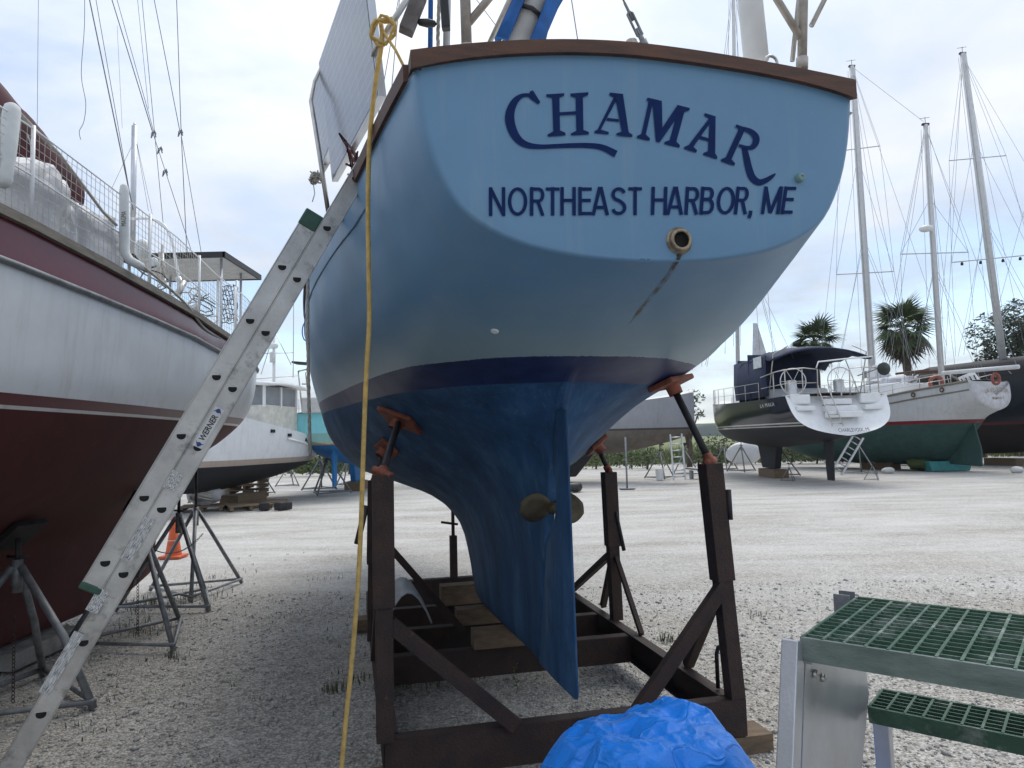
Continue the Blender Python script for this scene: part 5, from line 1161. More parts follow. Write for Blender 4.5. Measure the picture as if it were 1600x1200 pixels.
for y in (.55, .2): bk_.tube([bk_.P(-.75, y, 1.95), bk_.P(-.35, y, 2.6), bk_.P(.0, y, 3.1), bk_.P(.05, y, 3.3)], .02, 'boarding_ladder', M['steel'])
for k in range(4): bk_.tube([bk_.P(-.7+k*.2, .55, 2.02+k*.3), bk_.P(-.7+k*.2, .2, 2.02+k*.3)], .016, 'ladder_rung', M['steel'])
bk_.tube([bk_.P(.1, .1, 2.95), bk_.P(.05, .1, 3.4), bk_.P(.05, -.25, 3.4), bk_.P(.1, -.25, 2.95)], .025, 'grab_rail', M['white'])
bk_.railing(2, 10.5, .62, 1, 8); bk_.railing(2, 10.5, .62, -1, 8)
g = MB(); c = atY(1381, 576, 23.8); g.lathe([(0, -.02), (.2, -.01), (.225, 0), (.2, .03), (0, .09)], c, (0, -1, 0), 22); bk_.part(g, 'outboard_motor_cover', mat('dark_green_disc', (.012, .022, .02), .3), smooth=True)
bk_.box(1.4, -1.95, 3.75, .3, .3, .25, 'rail_box', M['white'], .03)
rig(bk_.t, (1146, -30), (1152, 560), 29.5, .085, (((1120, 180), (1178, 182)),), 1.5, (((1240, 560, 25), (1130, 330, 29)),))
g = MB(); g.prism([atY(1176, 560, 33), atY(1200, 560, 33), atY(1183, 505, 33), atY(1177, 505, 33)], (0, .05, 0)); o = bk_.part(g, 'furled_jib', M['wtarp'])

# white ketch ----------------------------------------------------------------
M['ketch'] = zmat('white_green_hull', [(1.98, (.14, .012, .02)), (2.13, (.48, .49, .50))], (.03, .075, .07), .4)
kt = Boat('white double-masted ketch with a green bottom and an oval lettered stern', (19.05, 28.4), (13.6, 39.5))
kt.hull([(0, 1.28, 3.62, 2.42), (.06, 1.5, 3.52, 2.05), (.13, 1.68, 3.42, .9), (.18, 1.74, 3.35, .35), (.4, 1.9, 3.05, .22), (.65, 1.72, 3.05, .4), (.85, .95, 3.3, 1.0), (.96, .3, 3.55, 1.9), (1, .04, 3.66, 2.6)], M['ketch'], .18, .32, 34)
ring = kt.ring0; n_ = len(ring); cen = kt.P(-.02, 0, 3.05)
def shr(p, k, dx): return cen+(p-cen)*k-kt.x*dx
g = MB(); g.grid([[shr(p, 1.0, .005) for p in ring], [shr(p, .97, .10) for p in ring], [shr(p, .85, .2) for p in ring], [shr(p, .5, .26) for p in ring], [shr(p, .03, .28) for p in ring]]); kt.part(g, 'stern_plate', mat('ketch_stern', (.5, .5, .53), .45), smooth=True)
gold = mat('gilt', (.26, .19, .11), .5)
text_on("LA VILLE D'OR", kt.P(-.34, .78, 3.12), kt.P(-.34, -.78, 3.14), kt.P(-.31, .78, 3.3), 'name_lettering', gold, kt.t, .006, 0, 1, .3)
text_on('MEMPHIS T', kt.P(-.36, .36, 2.88), kt.P(-.36, -.4, 2.89), kt.P(-.35, .36, 2.98), 'hailport_lettering', gold, kt.t, .004)
for sd in (1, -1):
    for off, r_, mt_ in ((.0, .05, 'greywood'), (-.34, .035, 'greywood')):
        kt.tube([kt.P(X, sd*(kt.H.ywid(X, kt.H.half(X)[0][1]+off)+.01), kt.H.half(X)[0][1]+off) for X in [kt.L*i/20 for i in range(20)]], r_, 'rub_rail', M[mt_])
    for X in (.9, 2.0, 3.2): g = MB(); c = kt.P(X, sd*(kt.H.ywid(X, kt.H.half(X)[0][1]-.17)+.02), kt.H.half(X)[0][1]-.17); g.lathe([(.11, 0), (.09, .02), (.05, .02), (.05, 0)], c, kt.y*sd, 12); kt.part(g, 'hawse_hole', M['bronze'], smooth=True)
g = MB(); g.prism([kt.P(.75, -.05, 2.5), kt.P(1.75, -.05, 1.8), kt.P(1.75, -.05, .3), kt.P(.45, -.05, .22), kt.P(.42, -.05, .9)], kt.y*.1); kt.part(g, 'rudder', M['ketch'], bevel=.03)
kt.box(4.6, 0, 3.45, 3.2, 2.2, .75, 'cabin', M['white'], .1); kt.box(8, 0, 3.3, 2, 1.6, .4, 'cabin', M['white'], .1)
M['boom'] = M['spar']
bsp = kt.tube([atY(1473, 583, 29.5), atY(1592, 573, 26.8)], .085, 'boom', M['spar'], 10)
for k in range(5): p = atY(1480+k*24, 588-k*2, 29.3-k*.55); kt.tube([p, p+Vector((.1, 0, -.5+.1*k))], .012, 'boom_lashing', M['wrope'], 5)
for a, b, yv in (((1400, 584), (1452, 578), 32), ((1415, 583), (1480, 579), 31.3), ((1458, 585), (1466, 590), 31)):
    g = MB(); g.bar(atY(*a, yv), atY(*b, yv), .16, .1); kt.part(g, 'boom_gallows', M['teak'], bevel=.02)
kt.tube([atY(1412, 620, 31), atY(1418, 600, 31), atY(1440, 588, 31), atY(1480, 584, 30.6), atY(1503, 596, 30.2)], .05, 'dodger_frame', M['greywood'])
kt.tube([atY(1408, 620, 31.6), atY(1415, 597, 31.6), atY(1435, 586, 31.5)], .035, 'dodger_frame', M['white'])
g = MB(); c = atY(1463, 599, 30.2); g.tube([c+Vector((math.cos(R(a))*.26, 0, math.sin(R(a))*.3)) for a in range(0, 361, 20)], .085, 8); kt.part(g, 'lifebuoy', mat('faded_red', (.27, .08, .06), .7), smooth=True)
g = MB(); c = atY(1556, 592, 27.6); g.tube([c+Vector((math.cos(R(a))*.14, 0, math.sin(R(a))*.2)) for a in range(0, 361, 20)], .06, 8); kt.part(g, 'lifebuoy', D.materials['faded_red'], smooth=True)
g = MB(); g.prism([atY(1498, 590, 29), atY(1522, 580, 29), atY(1534, 596, 29), atY(1506, 601, 29)], (0, .06, 0)); kt.part(g, 'hatch_board', M['white'])
for k in range(4): g = MB(); g.bar(atY(1502+k*6.5, 592-k*2, 28.95), atY(1506+k*6.5, 598-k*1.5, 28.95), .05, .02); kt.part(g, 'hatch_slot', M['darksteel'])
lump(*atY(1374, 598, 33.5), .5, .5, .75, 8, M['wtarp'], 'furled_sail', kt.t, .3, 16, 10, .9); lump(*atY(1400, 598, 32.8), 1.0, .5, .32, 9, M['wtarp'], 'furled_sail', kt.t, .3, 16, 10, .9)
lump(*atY(1420, 605, 31.5), .32, .3, .5, 12, M['wtarp'], 'covered_bundle', kt.t, .25, 14, 10, .7)
kt.railing(.6, 7.5, .45, 1, 7, .02); kt.railing(.6, 7.5, .45, -1, 7, .02)
rig(kt.t, (1331, 104), (1363, 585), 34, .15, (((1307, 429), (1397, 424)), ((1310, 236), (1375, 228))), 2.0, (((1336, 108, 34), (1443, 190, 30.5)), ((1332, 110, 34), (1420, 560, 28)), ((1332, 110, 34), (1480, 540, 29))))
rm = rig(kt.t, (1446, 195), (1471, 588), 30.5, .12, (((1407, 397), (1513, 394)),), 1.6, (((1446, 200, 30.5), (1590, 575, 27)), ((1446, 200, 30.5), (1375, 590, 31))), 'mizzen_mast')
g = MB(); c = atY(1447, 357, 30.2); g.lathe([(0, -.12), (.2, -.11), (.28, -.03), (.28, .04), (.2, .1), (0, .12)], c, ZZ, 16); g.build('radar_dome', M['white'], rm, smooth=True)

# dark boat at the right edge -----------------------------------------------
M['darkhull'] = zmat('dark_hull', [(1.9, (.09, .012, .02)), (2.02, (.012, .018, .026))], (.02, .016, .017), .3)
dkb = Boat('dark hulled boat with a tall pale mast behind the ketch', (24.6, 29.5), (21.0, 41))
dkb.hull([(0, 1.6, 4.3, 2.2), (.15, 1.9, 4.1, 1.2), (.3, 2.0, 4.0, .6), (.6, 1.9, 4.0, .5), (.85, 1.0, 4.2, 1.2), (1, .05, 4.5, 2.4)], M['darkhull'], .15, .2, 22)
g = MB(); g.grid([[dkb.P(X, y, z) for X in (-.2, 2, 4, 6, 8)] for y, z in ((1.6, 3.9), (1.5, 4.7), (.4, 5.0), (-1.5, 4.9))]); o = dkb.part(g, 'cockpit_cover', mat('dark_cover', (.018, .018, .022), .8), smooth=True); o.modifiers.new('thick', 'SOLIDIFY').thickness = .05
rig(dkb.t, (1504, 84), (1566, 545), 33, .16, (((1483, 251), (1572, 243)), ((1487, 410), (1612, 398))), 2.2, (((1504, 88, 33), (1640, 320, 30)), ((1504, 88, 33), (1630, 420, 30)), ((1560, 480, 33), (1600, 330, 33)), ((1504, 88, 33), (1476, 580, 33))))
for px, py in ((1503, 409), (1532, 407), (1567, 404), (1594, 401)): g = MB(); g.lathe([(.02, .05), (.06, 0), (.06, -.1), (0, -.12)], atY(px, py+2, 32.9), ZZ, 10); dkb.part(g, 'deck_light', M['darksteel'], smooth=True)

# white trawler to the left ---------------------------------------------------
M['trawl'] = zmat('trawler_hull', [(1.22, (.36, .30, .26)), (1.38, (.66, .68, .71))], (.012, .014, .018), .4)
tw = Boat('white workboat with a grey-windowed wheelhouse and black bottom', (-7.35, 26.2), (-8.95, 17.6), 'workboat', 'workboat')
tw.hull([(0, .12, 1.86, 1.30), (.1, .65, 1.9, 1.12), (.25, 1.15, 1.98, .9), (.5, 1.5, 2.2, .62), (.75, 1.35, 2.5, .5), (.9, .85, 2.75, .55), (.97, .4, 2.9, .7), (1, .08, 2.96, 1.0)], M['trawl'], 0, .15, 28)
for X in (2.4, 3.3, 4.6, 5.5): g = MB(); c = tw.P(X, tw.H.ywid(X, tw.H.half(X)[0][1]-.18)+.005, tw.H.half(X)[0][1]-.18); g.box(c, (.2, .05, .09), Matrix((tw.x, tw.y, ZZ)).transposed()); tw.part(g, 'scupper', M['hole'])
tw.tube([tw.P(X, tw.H.ywid(X, tw.H.half(X)[0][1]-.3)+.02, tw.H.half(X)[0][1]-.3) for X in [1.2+i*.5 for i in range(8)]], .035, 'rub_rail', M['white'])
M['screen'] = mat('grey_screen', (.23, .24, .26), .5, 0, .1, 4)
hx = 4.35; tw.box(hx, 0.15, 2.5, 2.0, 1.9, .9, 'cabin_side', mat('cream_paint', (.62, .6, .54), .5), .03)
tw.box(hx, .15, 3.2, 1.9, 1.8, .62, 'window_screen', M['screen'], .02)
for X in (hx-.97, hx, hx+.97):
    for y in (-.77, 1.07): tw.box(X, y, 3.2, .07, .07, .64, 'window_post', M['white'], .01)
g = MB(); g.grid([[tw.P(hx+a*1.25, .15+b*1.18, 3.56+.16*(1-(a*a+b*b)/2)) for b in (-1, -.5, 0, .5, 1)] for a in (-1, -.5, 0, .5, 1)]); o = tw.part(g, 'wheelhouse_roof', M['white'], smooth=True); o.modifiers.new('thick', 'SOLIDIFY').thickness = .09
yv = 21.5
tw.tube([atY(428, 603, yv), atY(428, 512, yv)], .045, 'signal_mast', M['white'], 8)
for q in (((395, 553), (458, 551)), ((390, 593), (465, 587)), ((430, 520), (455, 570)), ((428, 520), (408, 585)), ((458, 590), (459, 440))): tw.tube([atY(*q[0], yv), atY(*q[1], yv)], .012, 'mast_stay', M['steel'], 5)
g = MB(); g.lathe([(0, -.1), (.15, -.08), (.19, 0), (.16, .07), (0, .09)], atY(425, 540, yv), ZZ, 14); tw.part(g, 'radar_dome', M['white'], smooth=True)
g = MB(); g.lathe([(.09, 0), (.09, .3), (0, .32)], atY(426, 566, yv-.1), ZZ, 10); tw.part(g, 'horn', M['offwhite'], smooth=True)
tw.box(2.0, .1, 2.2, 1.4, 1.3, .6, 'aft_box', mat('brown_board', (.2, .17, .15), .8), .03)
# turquoise boat behind
M['teal'] = zmat('turquoise_hull', [(1.72, (.42, .34, .2)), (1.8, (.22, .42, .38)), (2.1, (.22, .60, .66))], (.015, .16, .42), .4)
te = Boat('turquoise sailboat with a bright blue bottom behind the workboat', (-5.9, 22.8), (-6.2, 32))
te.hull([(0, 1.25, 2.75, 1.75), (.15, 1.45, 2.7, 1.3), (.4, 1.55, 2.7, 1.0), (.7, 1.2, 2.8, 1.1), (.9, .5, 2.95, 1.5), (1, .04, 3.0, 2.2)], M['teal'], .1, .15, 22)
g = MB(); g.prism([te.P(.5, -.04, 1.6), te.P(1.1, -.04, 1.55), te.P(1.0, -.04, .35), te.P(.6, -.04, .35)], te.y*.08); te.part(g, 'rudder', M['teal'], bevel=.015)
g = MB(); g.prism([te.P(3.6, -.1, 1.3), te.P(5.6, -.1, 1.3), te.P(5.2, -.1, .3), te.P(4.0, -.1, .3)], te.y*.2); te.part(g, 'keel', M['teal'], bevel=.03)
for q in (((466, 580), (474, 660)), ((478, 582), (484, 660)), ((466, 580), (490, 575)), ((472, 600), (481, 600)), ((474, 625), (483, 624)), ((475, 645), (484, 644))): te.tube([atY(*q[0], 23.2), atY(*q[1], 23.2)], .025, 'stern_ladder', M['steel'], 6)
g = MB(); g.bar(atY(460, 567, 23), atY(500, 570, 23), .6, .06); te.part(g, 'solar_panel', M['darksteel'])
g = MB(); g.tube([atY(478, 518, 23)+Vector((.12*math.cos(R(a)), 0, .3*math.sin(R(a))))for a in range(90, 300, 15)], .02, 6); te.part(g, 'blue_hoop', M['bluecanvas'], smooth=True)
te.box(.1, .4, 3.0, .5, .9, .5, 'stern_locker', M['offwhite'], .05); te.railing(.3, 6, .6, 1, 5)

# grey boat seen below the blue hull
M['greyboat'] = zmat('grey_hull', [(2.0, (.05, .05, .05)), (2.07, (.30, .31, .34))], (.15, .13, .11), .6)
gb = Boat('grey hulled boat propped up beyond the light blue sailboat', (-3.5, 30.5), (7.05, 27.6))
gb.hull([(0, 1.3, 3.0, 2.0), (.2, 1.6, 2.9, 1.3), (.45, 1.7, 2.9, 1.0), (.7, 1.45, 3.0, 1.1), (.88, .8, 3.2, 1.45), (.97, .3, 3.35, 1.75), (1, .05, 3.42, 2.05)], M['greyboat'], 0, .3, 24)
g = MB(); g.prism([gb.P(2.8, -.15, 1.3), gb.P(7.2, -.15, 1.35), gb.P(6.2, -.15, .2), gb.P(3.0, -.15, .2)], gb.y*.3); gb.part(g, 'keel', M['darksteel'], bevel=.05)

# stands, pallets and clutter across the yard
FG = 'far jack stands across the yard'
base = make_stand(1.15, .75, .35, .4, 3, .03)
place(base, *atZ(1220, 744, 0).xy, R(100), 'jack stand under the black sloop, nearest its rudder on the port side', FG)
far = [((1344, 741), 60, 'jack stand under the black sloop beside the leaning ladder', 1), ((1160, 737), 20, 'jack stand under the black sloop beside the white speckled hull', 1), ((1133, 735), 140, 'jack stand under the bow of the black sloop', 1), ((1420, 728), 10, 'jack stand propping the green bottom of the ketch amidships', 1.05), ((1397, 729), 70, 'jack stand propping the green bottom of the ketch near the sloop', 1.05),
       ((405, 773), 40, 'jack stand under the middle of the white workboat', .78), ((452, 760), 90, 'jack stand under the after end of the white workboat', .78), ((512, 772), 20, 'jack stand under the turquoise boat beside the workboat', 1.1), ((500, 765), 100, 'jack stand in shade between the workboat and the turquoise boat', 1.0), ((1033, 748), 30, 'jack stand behind the white bucket', .95), ((1072, 742), 80, 'jack stand beside the upright far ladder', .9), ((545, 758), 0, 'jack stand under the blue rudder of the turquoise boat', 1.0)]
for (px, py), rz, lb, sc in far:
    p = atZ(px, py, 0); c = copy_tree(base); place(c, p.x, p.y, R(rz), lb, FG, sc)
for (px, py), lb in (((1234, 752), 'short spare jack stand beside the black rudder'), ((1365, 750), 'short spare jack stand between the sloop and the ketch')):
    p = atZ(px, py, 0); c = copy_tree(base); place(c, p.x, p.y, R(30), lb, FG, .42)
def far_ladder(a, b, wd, n, label, Y):
    A_, B_ = atY(*a, Y), atY(*b, Y-.0); t_ = thing('ladder', label, 'ladder', (A_.x, A_.y, 0)); s_ = (B_-A_).normalized().cross(Vector((0, 1, 0))).normalized()*wd/2
    for e in (-1, 1): g = MB(); g.bar(A_+s_*e, B_+s_*e, .05, .07); g.build('rail', M['alubright'], t_)
    for i in range(n): p = A_.lerp(B_, (i+.5)/n); g = MB(); g.tube([p-s_, p+s_], .022, 6); g.build('rung', M['alubright'], t_, smooth=True)
far_ladder((1062, 750), (1056, 678), .42, 7, 'aluminium ladder standing upright beyond the cradle', 26); far_ladder((1308, 738), (1342, 680), .34, 7, 'aluminium ladder leaning on the black sloop beside its rudder', 24.5)
# bucket, tyre, ramp, pole
p = atZ(1031, 750, 0); g = MB(); g.lathe([(.14, 0), (.17, .42), (.18, .44), (.165, .43), (.135, .02), (0, .02)], p, ZZ, 16); tag(g.build('bucket', M['white'], smooth=True), 'white plastic bucket on the ground in front of a far stand', 'bucket')
p = atZ(888, 768, 0); g = MB(); g.lathe([(.2, 0), (.42, .02), (.47, .1), (.47, .2), (.42, .28), (.2, .3), (.2, 0)], p, ZZ, 22); tag(g.build('tyre', M['black'], smooth=True), 'old black tyre lying flat behind the rudder', 'tyre')
p = atZ(980, 764, 0); tp_ = thing('prop_pole', 'thin steel pole on a flat foot propping the grey boat', 'pole', p); g = MB(); g.tube([p, p+ZZ*1.75], .03, 8); g.build('pole', M['galv'], tp_, smooth=True); g = MB(); g.box(p+ZZ*.02, (.5, .4, .03)); g.build('foot', M['galv'], tp_)
p = atZ(1100, 748, 0); rp_ = thing('loading_ramp', 'low metal ramp on short legs behind the right-hand cradle post', 'ramp', p); g = MB(); g.bar(p+Vector((-.5, .5, .42)), p+Vector((.55, -.5, .3)), .5, .06); g.build('deck', M['galv'], rp_)
for dx, dy in ((-.4, .4), (.5, -.45), (.2, -.2)): g = MB(); g.box(p+Vector((dx, dy, .16)), (.08, .4, .33)); g.build('leg', M['galv'], rp_)
def pallet(px, py, label, rz=0):
    p = atZ(px, py, 0); t_ = thing('pallet', label, 'pallet', p, rz); MW[t_.name] = Matrix.Translation(p) @ Matrix.Rotation(rz, 4, 'Z')
    for k in range(6): g = MB(); g.box((0, -.5+k*.2, .125), (1.15, .12, .025)); g.build('slat', M['wood'], t_, world=False)
    for x in (-.5, 0, .5): g = MB(); g.box((x, 0, .06), (.09, 1.1, .1)); g.build('bearer', M['wood'], t_, world=False)
    return p
p = pallet(318, 797, 'wood pallet carrying a heap of tarps and rope beside the ladder', .3)
tag(lump(p.x, p.y, .42, .42, .4, .34, 30, M['wtarp'], 'tarp_heap', None, .5, 26, 16, .9), 'grey tarp and rope heap on a pallet beside the ladder', 'tarp heap')
g = MB(); random.seed(9)
for i in range(9): a = random.random()*6; g.tube([p+Vector((.3*math.cos(a+k*.5)+.1, .4*math.sin(a+k*.6)-.2, .75-.07*k)) for k in range(8)], .025, 5)
tag(g.build('rope_coil', M['wrope'], smooth=True), 'tangle of pale rope thrown over the tarp heap', 'rope')
pallet(388, 795, 'flat pallet with scrap on the gravel before the white workboat', .5); pallet(415, 790, 'half-broken pallet lying before the white workboat stand', .2)
p = atZ(432, 796, 0); g = MB()
for i in range(6): c = p+Vector((random.uniform(-.4, .5), random.uniform(-.2, .2), .1)); g.box(c, (.2, .25, .2), Matrix.Rotation(random.random()*3, 3, 'Z'))
tag(g.build('scrap_heap', M['darksteel'], bevel=.03), 'small dark scrap iron heap on the gravel before the workboat', 'scrap heap')
for k in range(4):
    p = atZ(388, 778, 0)+Vector((0, 0, .16*k)); t_ = thing('pallet', ['bottom', 'second', 'third', 'top'][k]+' pallet of the stack under the white workboat', 'pallet', p, .1, 'stacked pallets')
    MW[t_.name] = Matrix.Translation(p) @ Matrix.Rotation(.1, 4, 'Z')
    for q in range(6): g = MB(); g.box((0, -.5+q*.2, .125), (1.15, .12, .025)); g.build('slat', M['wood'], t_, world=False)
    for x in (-.5, 0, .5): g = MB(); g.box((x, 0, .06), (.09, 1.1, .1)); g.build('bearer', M['wood'], t_, world=False)
p = atZ(350, 778, 0); tag(lump(p.x, p.y, .4, .5, .4, .35, 33, M['wtarp'], 'tarp_heap', None, .5, 22, 14, .9), 'grey tarp heap in shade behind the rope pallet', 'tarp heap')
p = atZ(1490, 736, 0); g = MB(); g.prism([p+Vector((-.9, 0, 0)), p+Vector((.7, 0, 0)), p+Vector((.85, 0, .42)), p+Vector((-1.0, 0, .42))], (0, .6, 0)); tag(g.build('fish_bin', mat('teal_plastic', (.03, .22, .22), .5), bevel=.03), 'teal plastic bin on the gravel beneath the ketch rudder', 'bin')
lump_o = lump(p.x-.4, p.y+.9, .4, 1.0, .5, .35, 41, M['grass'], 'net_heap', None, .4, 18, 12, .9); tag(lump_o, 'green net heap behind the teal bin', 'net heap')
p = atZ(1170, 735, 0); tag(lump(p.x, p.y+.6, .8, .9, .25, .55, 44, M['white'], 'dinghy', None, .05, 20, 12, 1), 'white speckled dinghy hull propped on edge behind the black sloop', 'dinghy')
for i, (px, py) in enumerate(((1386, 739), (1590, 738))):
    p = atZ(px, py, 0); tag(lump(p.x, p.y, .1, .25, .2, .13, 50+i, M['offwhite'], 'boulder', None, .3, 10, 8, 1), ['pale rock on the gravel beneath the ketch', 'pale rock on the gravel before the dark hulled boat'][i], 'rock')
# keel blocks under the far boats
for bt, X, lb in ((bk_, 5.4, 'timber blocking under the keel of the black sloop'), (kt, 5, 'timber blocking under the keel of the ketch'), (tw, 4.6, 'timber blocking under the white workboat'), (te, 4.6, 'timber blocking under the turquoise boat'), (gb, 4.6, 'timber blocking under the grey boat'), (dkb, 4.6, 'timber blocking under the dark hulled boat')):
    p = bt.P(X, 0, .15); g = MB(); g.box(p, (1.6, .6, .35), Matrix((bt.x, bt.y, ZZ)).transposed()); tag(g.build('keel_block', M['wood'], bevel=.02), lb, 'block')

# ------------------------------------------------------------------ vegetation and far shore
M['marsh'] = mat('marsh_grass', (.16, .17, .055), .9, 0, .3, .35, col2=(.09, .11, .035))
g = MB(); g.grid([[(x, y, .03+.05*math.sin(x*.3)) for x in (-400, -120, -60, -30, -10, 0, 10, 20, 40, 60, 120, 400)] for y in (46, 60, 90, 160, 400, 700, 1200)]); tag(g.build('marsh', M['marsh'], smooth=True), kind='structure')
M['hill'] = mat('far_woodland', (.045, .065, .04), .95, 0, .3, .02)
g = MB(); rr = []
for i in range(181):
    x = -1300+i*2600/180; h = 16+7*mnoise.noise(Vector((x*.004, 2, 0)))+3.5*mnoise.noise(Vector((x*.03, 7, 0)))+2*mnoise.noise(Vector((x*.11, 1, 0))); rr.append([(x, 1000, -1), (x, 1004, h*.8), (x, 1015, h), (x, 1150, h*1.1), (x, 1300, -1)])
g.grid(rr); tag(g.build('hills', M['hill'], smooth=True), kind='structure')
M['leaf'] = mat('leaf_green', (.06, .095, .03), .7, 0, .4, 1.2, col2=(.02, .035, .012)); M['leaf2'] = mat('light_leaf', (.10, .14, .035), .75, 0, .3, 1.5, col2=(.045, .07, .02)); M['bark'] = mat('bark', (.10, .08, .06), .9, 0, .3, 6, .5, 30); M['pine'] = mat('dark_leaf', (.03, .048, .022), .7, 0, .3, 1.5)
def leaf_cloud(g, c, rx, ry, rz_, n, sz, seed, hole=.0):
    random.seed(seed)
    for _ in range(n):
        while True:
            d = Vector((random.uniform(-1, 1), random.uniform(-1, 1), random.uniform(-1, 1)))
            if d.length <= 1 and mnoise.noise(Vector((d.x*2.4+seed, d.y*2.4, d.z*2.4))) > hole-.9*(1-d.length)*.3: break
        p = Vector(c)+Vector((d.x*rx, d.y*ry, d.z*rz_)); u = Vector((random.gauss(0, 1), random.gauss(0, 1), random.gauss(0, 1))).normalized(); v = u.orthogonal().normalized(); s_ = sz*random.uniform(.6, 1.4); o_ = len(g.v)
        g.v += [p-u*s_, p+v*s_*.45, p+u*s_, p-v*s_*.45]; g.face(o_, o_+1, o_+2, o_+3)
def tree(base, label, h, lobes, mt, name='tree', tr_=.25, n=2200, sz=.16, seed=1, group=None):
    t_ = thing(name, label, 'tree' if name != 'shrub' else 'shrub', base, 0, group); b = Vector(base); g = MB()
    g.tube([b, b+Vector((.1, 0, h*.35)), b+Vector((0, .1, h*.6))], tr_, 8, radii=[tr_, tr_*.75, tr_*.4])
    for i, (dx, dz, rx, rz_) in enumerate(lobes): g.tube([b+Vector((0, 0, h*.3)), b+Vector((dx*.5, 0, h*.3+(dz-h*.3)*.6)), b+Vector((dx, 0, dz))], .08, 5, radii=[tr_*.5, tr_*.3, .03])
    g.build('trunk', M['bark'], t_, smooth=True); g = MB()
    for i, (dx, dz, rx, rz_) in enumerate(lobes): leaf_cloud(g, b+Vector((dx, 0, dz)), rx, rx*.8, rz_, int(n*rx*rz_/3), sz, seed+i, .02)
    g.build('crown', mt, t_, recalc=False)
# palms: trunk plus separate fan leaves
def fan_mesh():
    g = MB(); g.tube([(0, 0, 0), (.35, 0, .05), (.75, 0, 0)], .02, 4)
    n = 17
    for i in range(n):
        a = R(-115+230*i/(n-1)); d = Vector((math.cos(a), math.sin(a), 0)); l = .95*(1-.25*abs(a)/2.0); c = Vector((.75, 0, 0)); s_ = Vector((-d.y, d.x, 0)); dr = -.30*l
        o_ = len(g.v); g.v += [c, c+d*l*.45+s_*.05+ZZ*.02, c+d*l*.45-s_*.05+ZZ*.02, c+d*l+ZZ*dr*.7]; g.face(o_, o_+2, o_+3, o_+1)
    me = D.meshes.new('frond'); me.from_pydata([tuple(v) for v in g.v], [], g.f); return me
FM = fan_mesh(); FM.materials.append(M['leaf']); FM2 = FM.copy(); FM2.materials.clear(); FM2.materials.append(mat('brown_frond', (.085, .07, .04), .85, 0, .3, 2))
def palm(px, py_c, Y, label, lean=0, rad=1.0, seed=0):
    c = atY(px, py_c, Y); b = Vector((c.x+lean, c.y, 0)); t_ = thing('palm_tree', label, 'palm tree', b, 0, 'palms behind the boats'); g = MB(); n = 10
    g.tube([b.lerp(c, i/n)+Vector((-.25*lean*math.sin(math.pi*i/n), 0, 0)) for i in range(n+1)], .2, 9, radii=[.24+.02*(i % 2) for i in range(n)]+[.2]); g.build('trunk', M['bark'], t_, smooth=True); random.seed(60+seed)
    for i in range(46):
        el = R(75-165*(i/45)**.8+random.uniform(-9, 9)); az = i*2.39996+random.uniform(-.3, .3); dead = i > 29
        o = D.objects.new('frond', FM2 if dead else FM); COL.objects.link(o); o.parent = t_; MW[o.name] = MW[t_.name]
        sc = rad*random.uniform(.9, 1.15); o.matrix_local = Matrix.Translation(c-b) @ Matrix.Rotation(az, 4, 'Z') @ Matrix.Rotation(-el, 4, 'Y') @ Matrix.Rotation(random.uniform(-.5, .5), 4, 'X') @ Matrix.Scale(sc, 4)
palm(1411, 513, 46, 'tall palm with a full round crown and shaggy brown skirt', .9, 1.5, 1); palm(1272, 533, 48, 'palm whose crown shows just above the navy canopy', .2, 1.2, 2)
p = atY(1590, 700, 44); tree((p.x, p.y, 0), 'broad dark evergreen oak above the dark hulled boat', 8.5, [(-.7, 7.4, 1.9, 1.7), (.9, 8.3, 1.9, 1.6), (.2, 6.2, 2.2, 1.6), (-1.0, 5.2, 1.5, 1.2), (1.8, 6.6, 2, 1.8), (2.6, 7.8, 1.8, 1.8)], M['pine'], 'oak_tree', .3, 1500, .13, 3)
p = atY(1535, 700, 43); tree((p.x, p.y, 0), 'low dark cedar with drooping sprays beside the ketch boom', 5.0, [(-.9, 4.6, .9, .35), (.2, 5.1, .9, .5), (.6, 4.3, 1.2, .6), (-1.7, 4.4, .7, .35)], M['pine'], 'cedar_tree', .18, 2600, .11, 13)
p = atY(1076, 700, 38); tree((p.x, p.y, 0), 'slim bare-trunked tree standing behind the upright far ladder', 3.6, [(-.5, 3.3, .6, .5), (.3, 3.7, .7, .5), (.6, 2.9, .4, .3)], M['leaf'], 'tree', .17, 1300, .1, 23)
random.seed(77); SH = []
def shrub(px, Y, w_, h, mt, label, seed):
    p = atY(px, 700, Y); tree((p.x, p.y, 0), label, h, [(0, h*.55, w_, h*.5), (w_*.6, h*.42, w_*.7, h*.4), (-w_*.6, h*.4, w_*.7, h*.4)], mt, 'shrub', .06, 700, .1, seed, 'shrubs along the marsh edge')
lbls = 'leafy shrub on the marsh edge behind the boat yard'
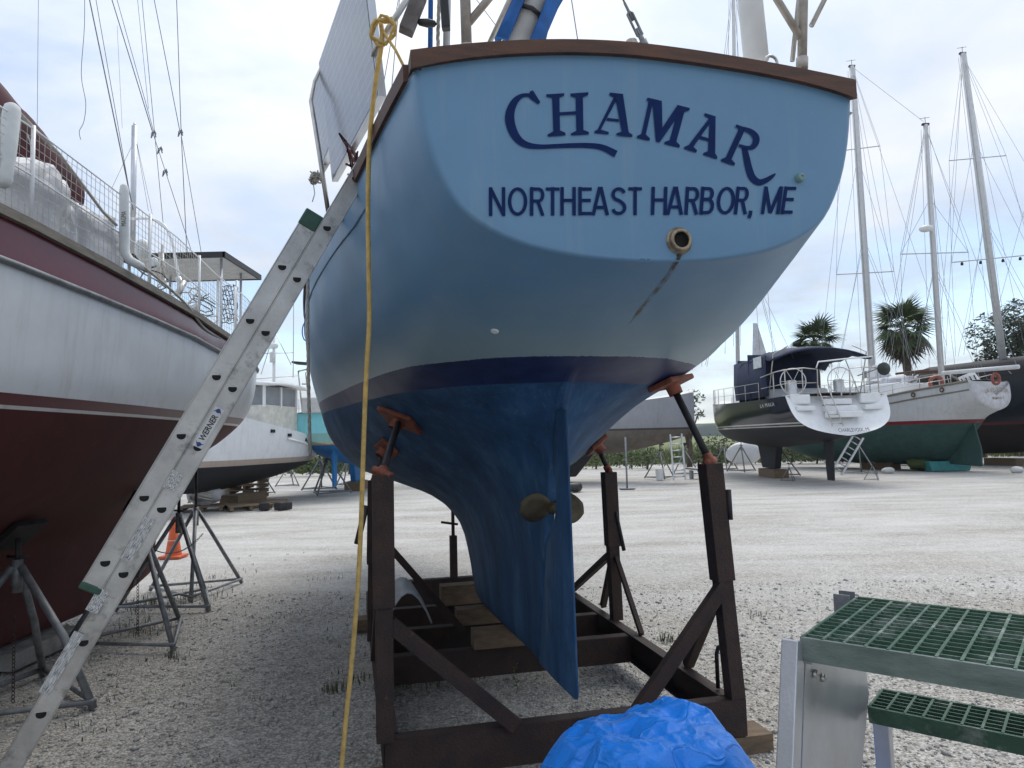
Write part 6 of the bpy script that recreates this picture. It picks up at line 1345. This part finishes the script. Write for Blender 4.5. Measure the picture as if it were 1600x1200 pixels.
for i, (px, Y, w_, h) in enumerate(((300, 33, 1.6, 2.2), (335, 36, 1.5, 1.6), (372, 38, 1.3, 1.3), (455, 40, 1.3, 1.5), (505, 40, 1.3, 1.8), (545, 41, 1.2, 1.7), (1090, 42, 1.2, 1.4), (1122, 41, 1.1, 1.8), (1150, 42, 1.5, 1.5), (1190, 41, 1.4, 1.5), (1235, 41, 1.6, 1.7), (1275, 40, 1.5, 1.5), (1315, 41, 1.5, 1.6), (1352, 40, 1.5, 1.4), (985, 40, 1.3, 1.2), (930, 40, 1.5, 1.2), (1390, 42, 1.6, 1.6), (250, 34, 1.8, 2.6), (1010, 38, 1.0, 1.5))):
    shrub(px, Y, w_, h, M['leaf'] if i % 3 else M['leaf2'], 'leafy shrub '+('behind the white workboat' if px < 480 else 'behind the turquoise boat' if px < 600 else 'behind the grey hulled boat' if px < 1060 else 'between the upright far ladder and the black sloop' if px < 1140 else 'showing below the black sloop' if px < 1330 else 'behind the ketch'), 100+i*5)
# reeds: uncountable grass along the yard edge
g = MB(); random.seed(88)
for _ in range(16000):
    y = random.uniform(43, 60); x = random.uniform(-.5, .8)*y; h = random.uniform(.5, 1.2); a = random.random()*6.28; s_ = Vector((math.cos(a)*.03, math.sin(a)*.03, 0)); p = Vector((x, y, 0)); o_ = len(g.v); g.cur = random.random() < .5
    g.v += [p-s_, p+s_, p+Vector((random.uniform(-.2, .2), random.uniform(-.2, .2), h))]; g.face(o_, o_+1, o_+2)
tag(g.build('reeds', [M['marsh'], M['leaf2']], recalc=False), 'yellow green reeds along the far edge of the yard', 'reeds', kind='stuff')

# ------------------------------------------------------------------ summer haze over the marsh
hz = D.materials.new('haze_air'); hz.use_nodes = True; t = hz.node_tree; t.nodes.clear(); ho = nn(t, 'ShaderNodeOutputMaterial'); pvn = nn(t, 'ShaderNodeVolumePrincipled'); pvn.inputs['Color'].default_value = (.82, .88, .95, 1); pvn.inputs['Density'].default_value = .00022; t.links.new(pvn.outputs[0], ho.inputs['Volume'])
g = MB(); g.box((0, 600, 17.5), (3400, 1700, 39)); tag(g.build('haze', hz), 'thin pale summer haze over the yard and marsh', 'haze', kind='stuff')
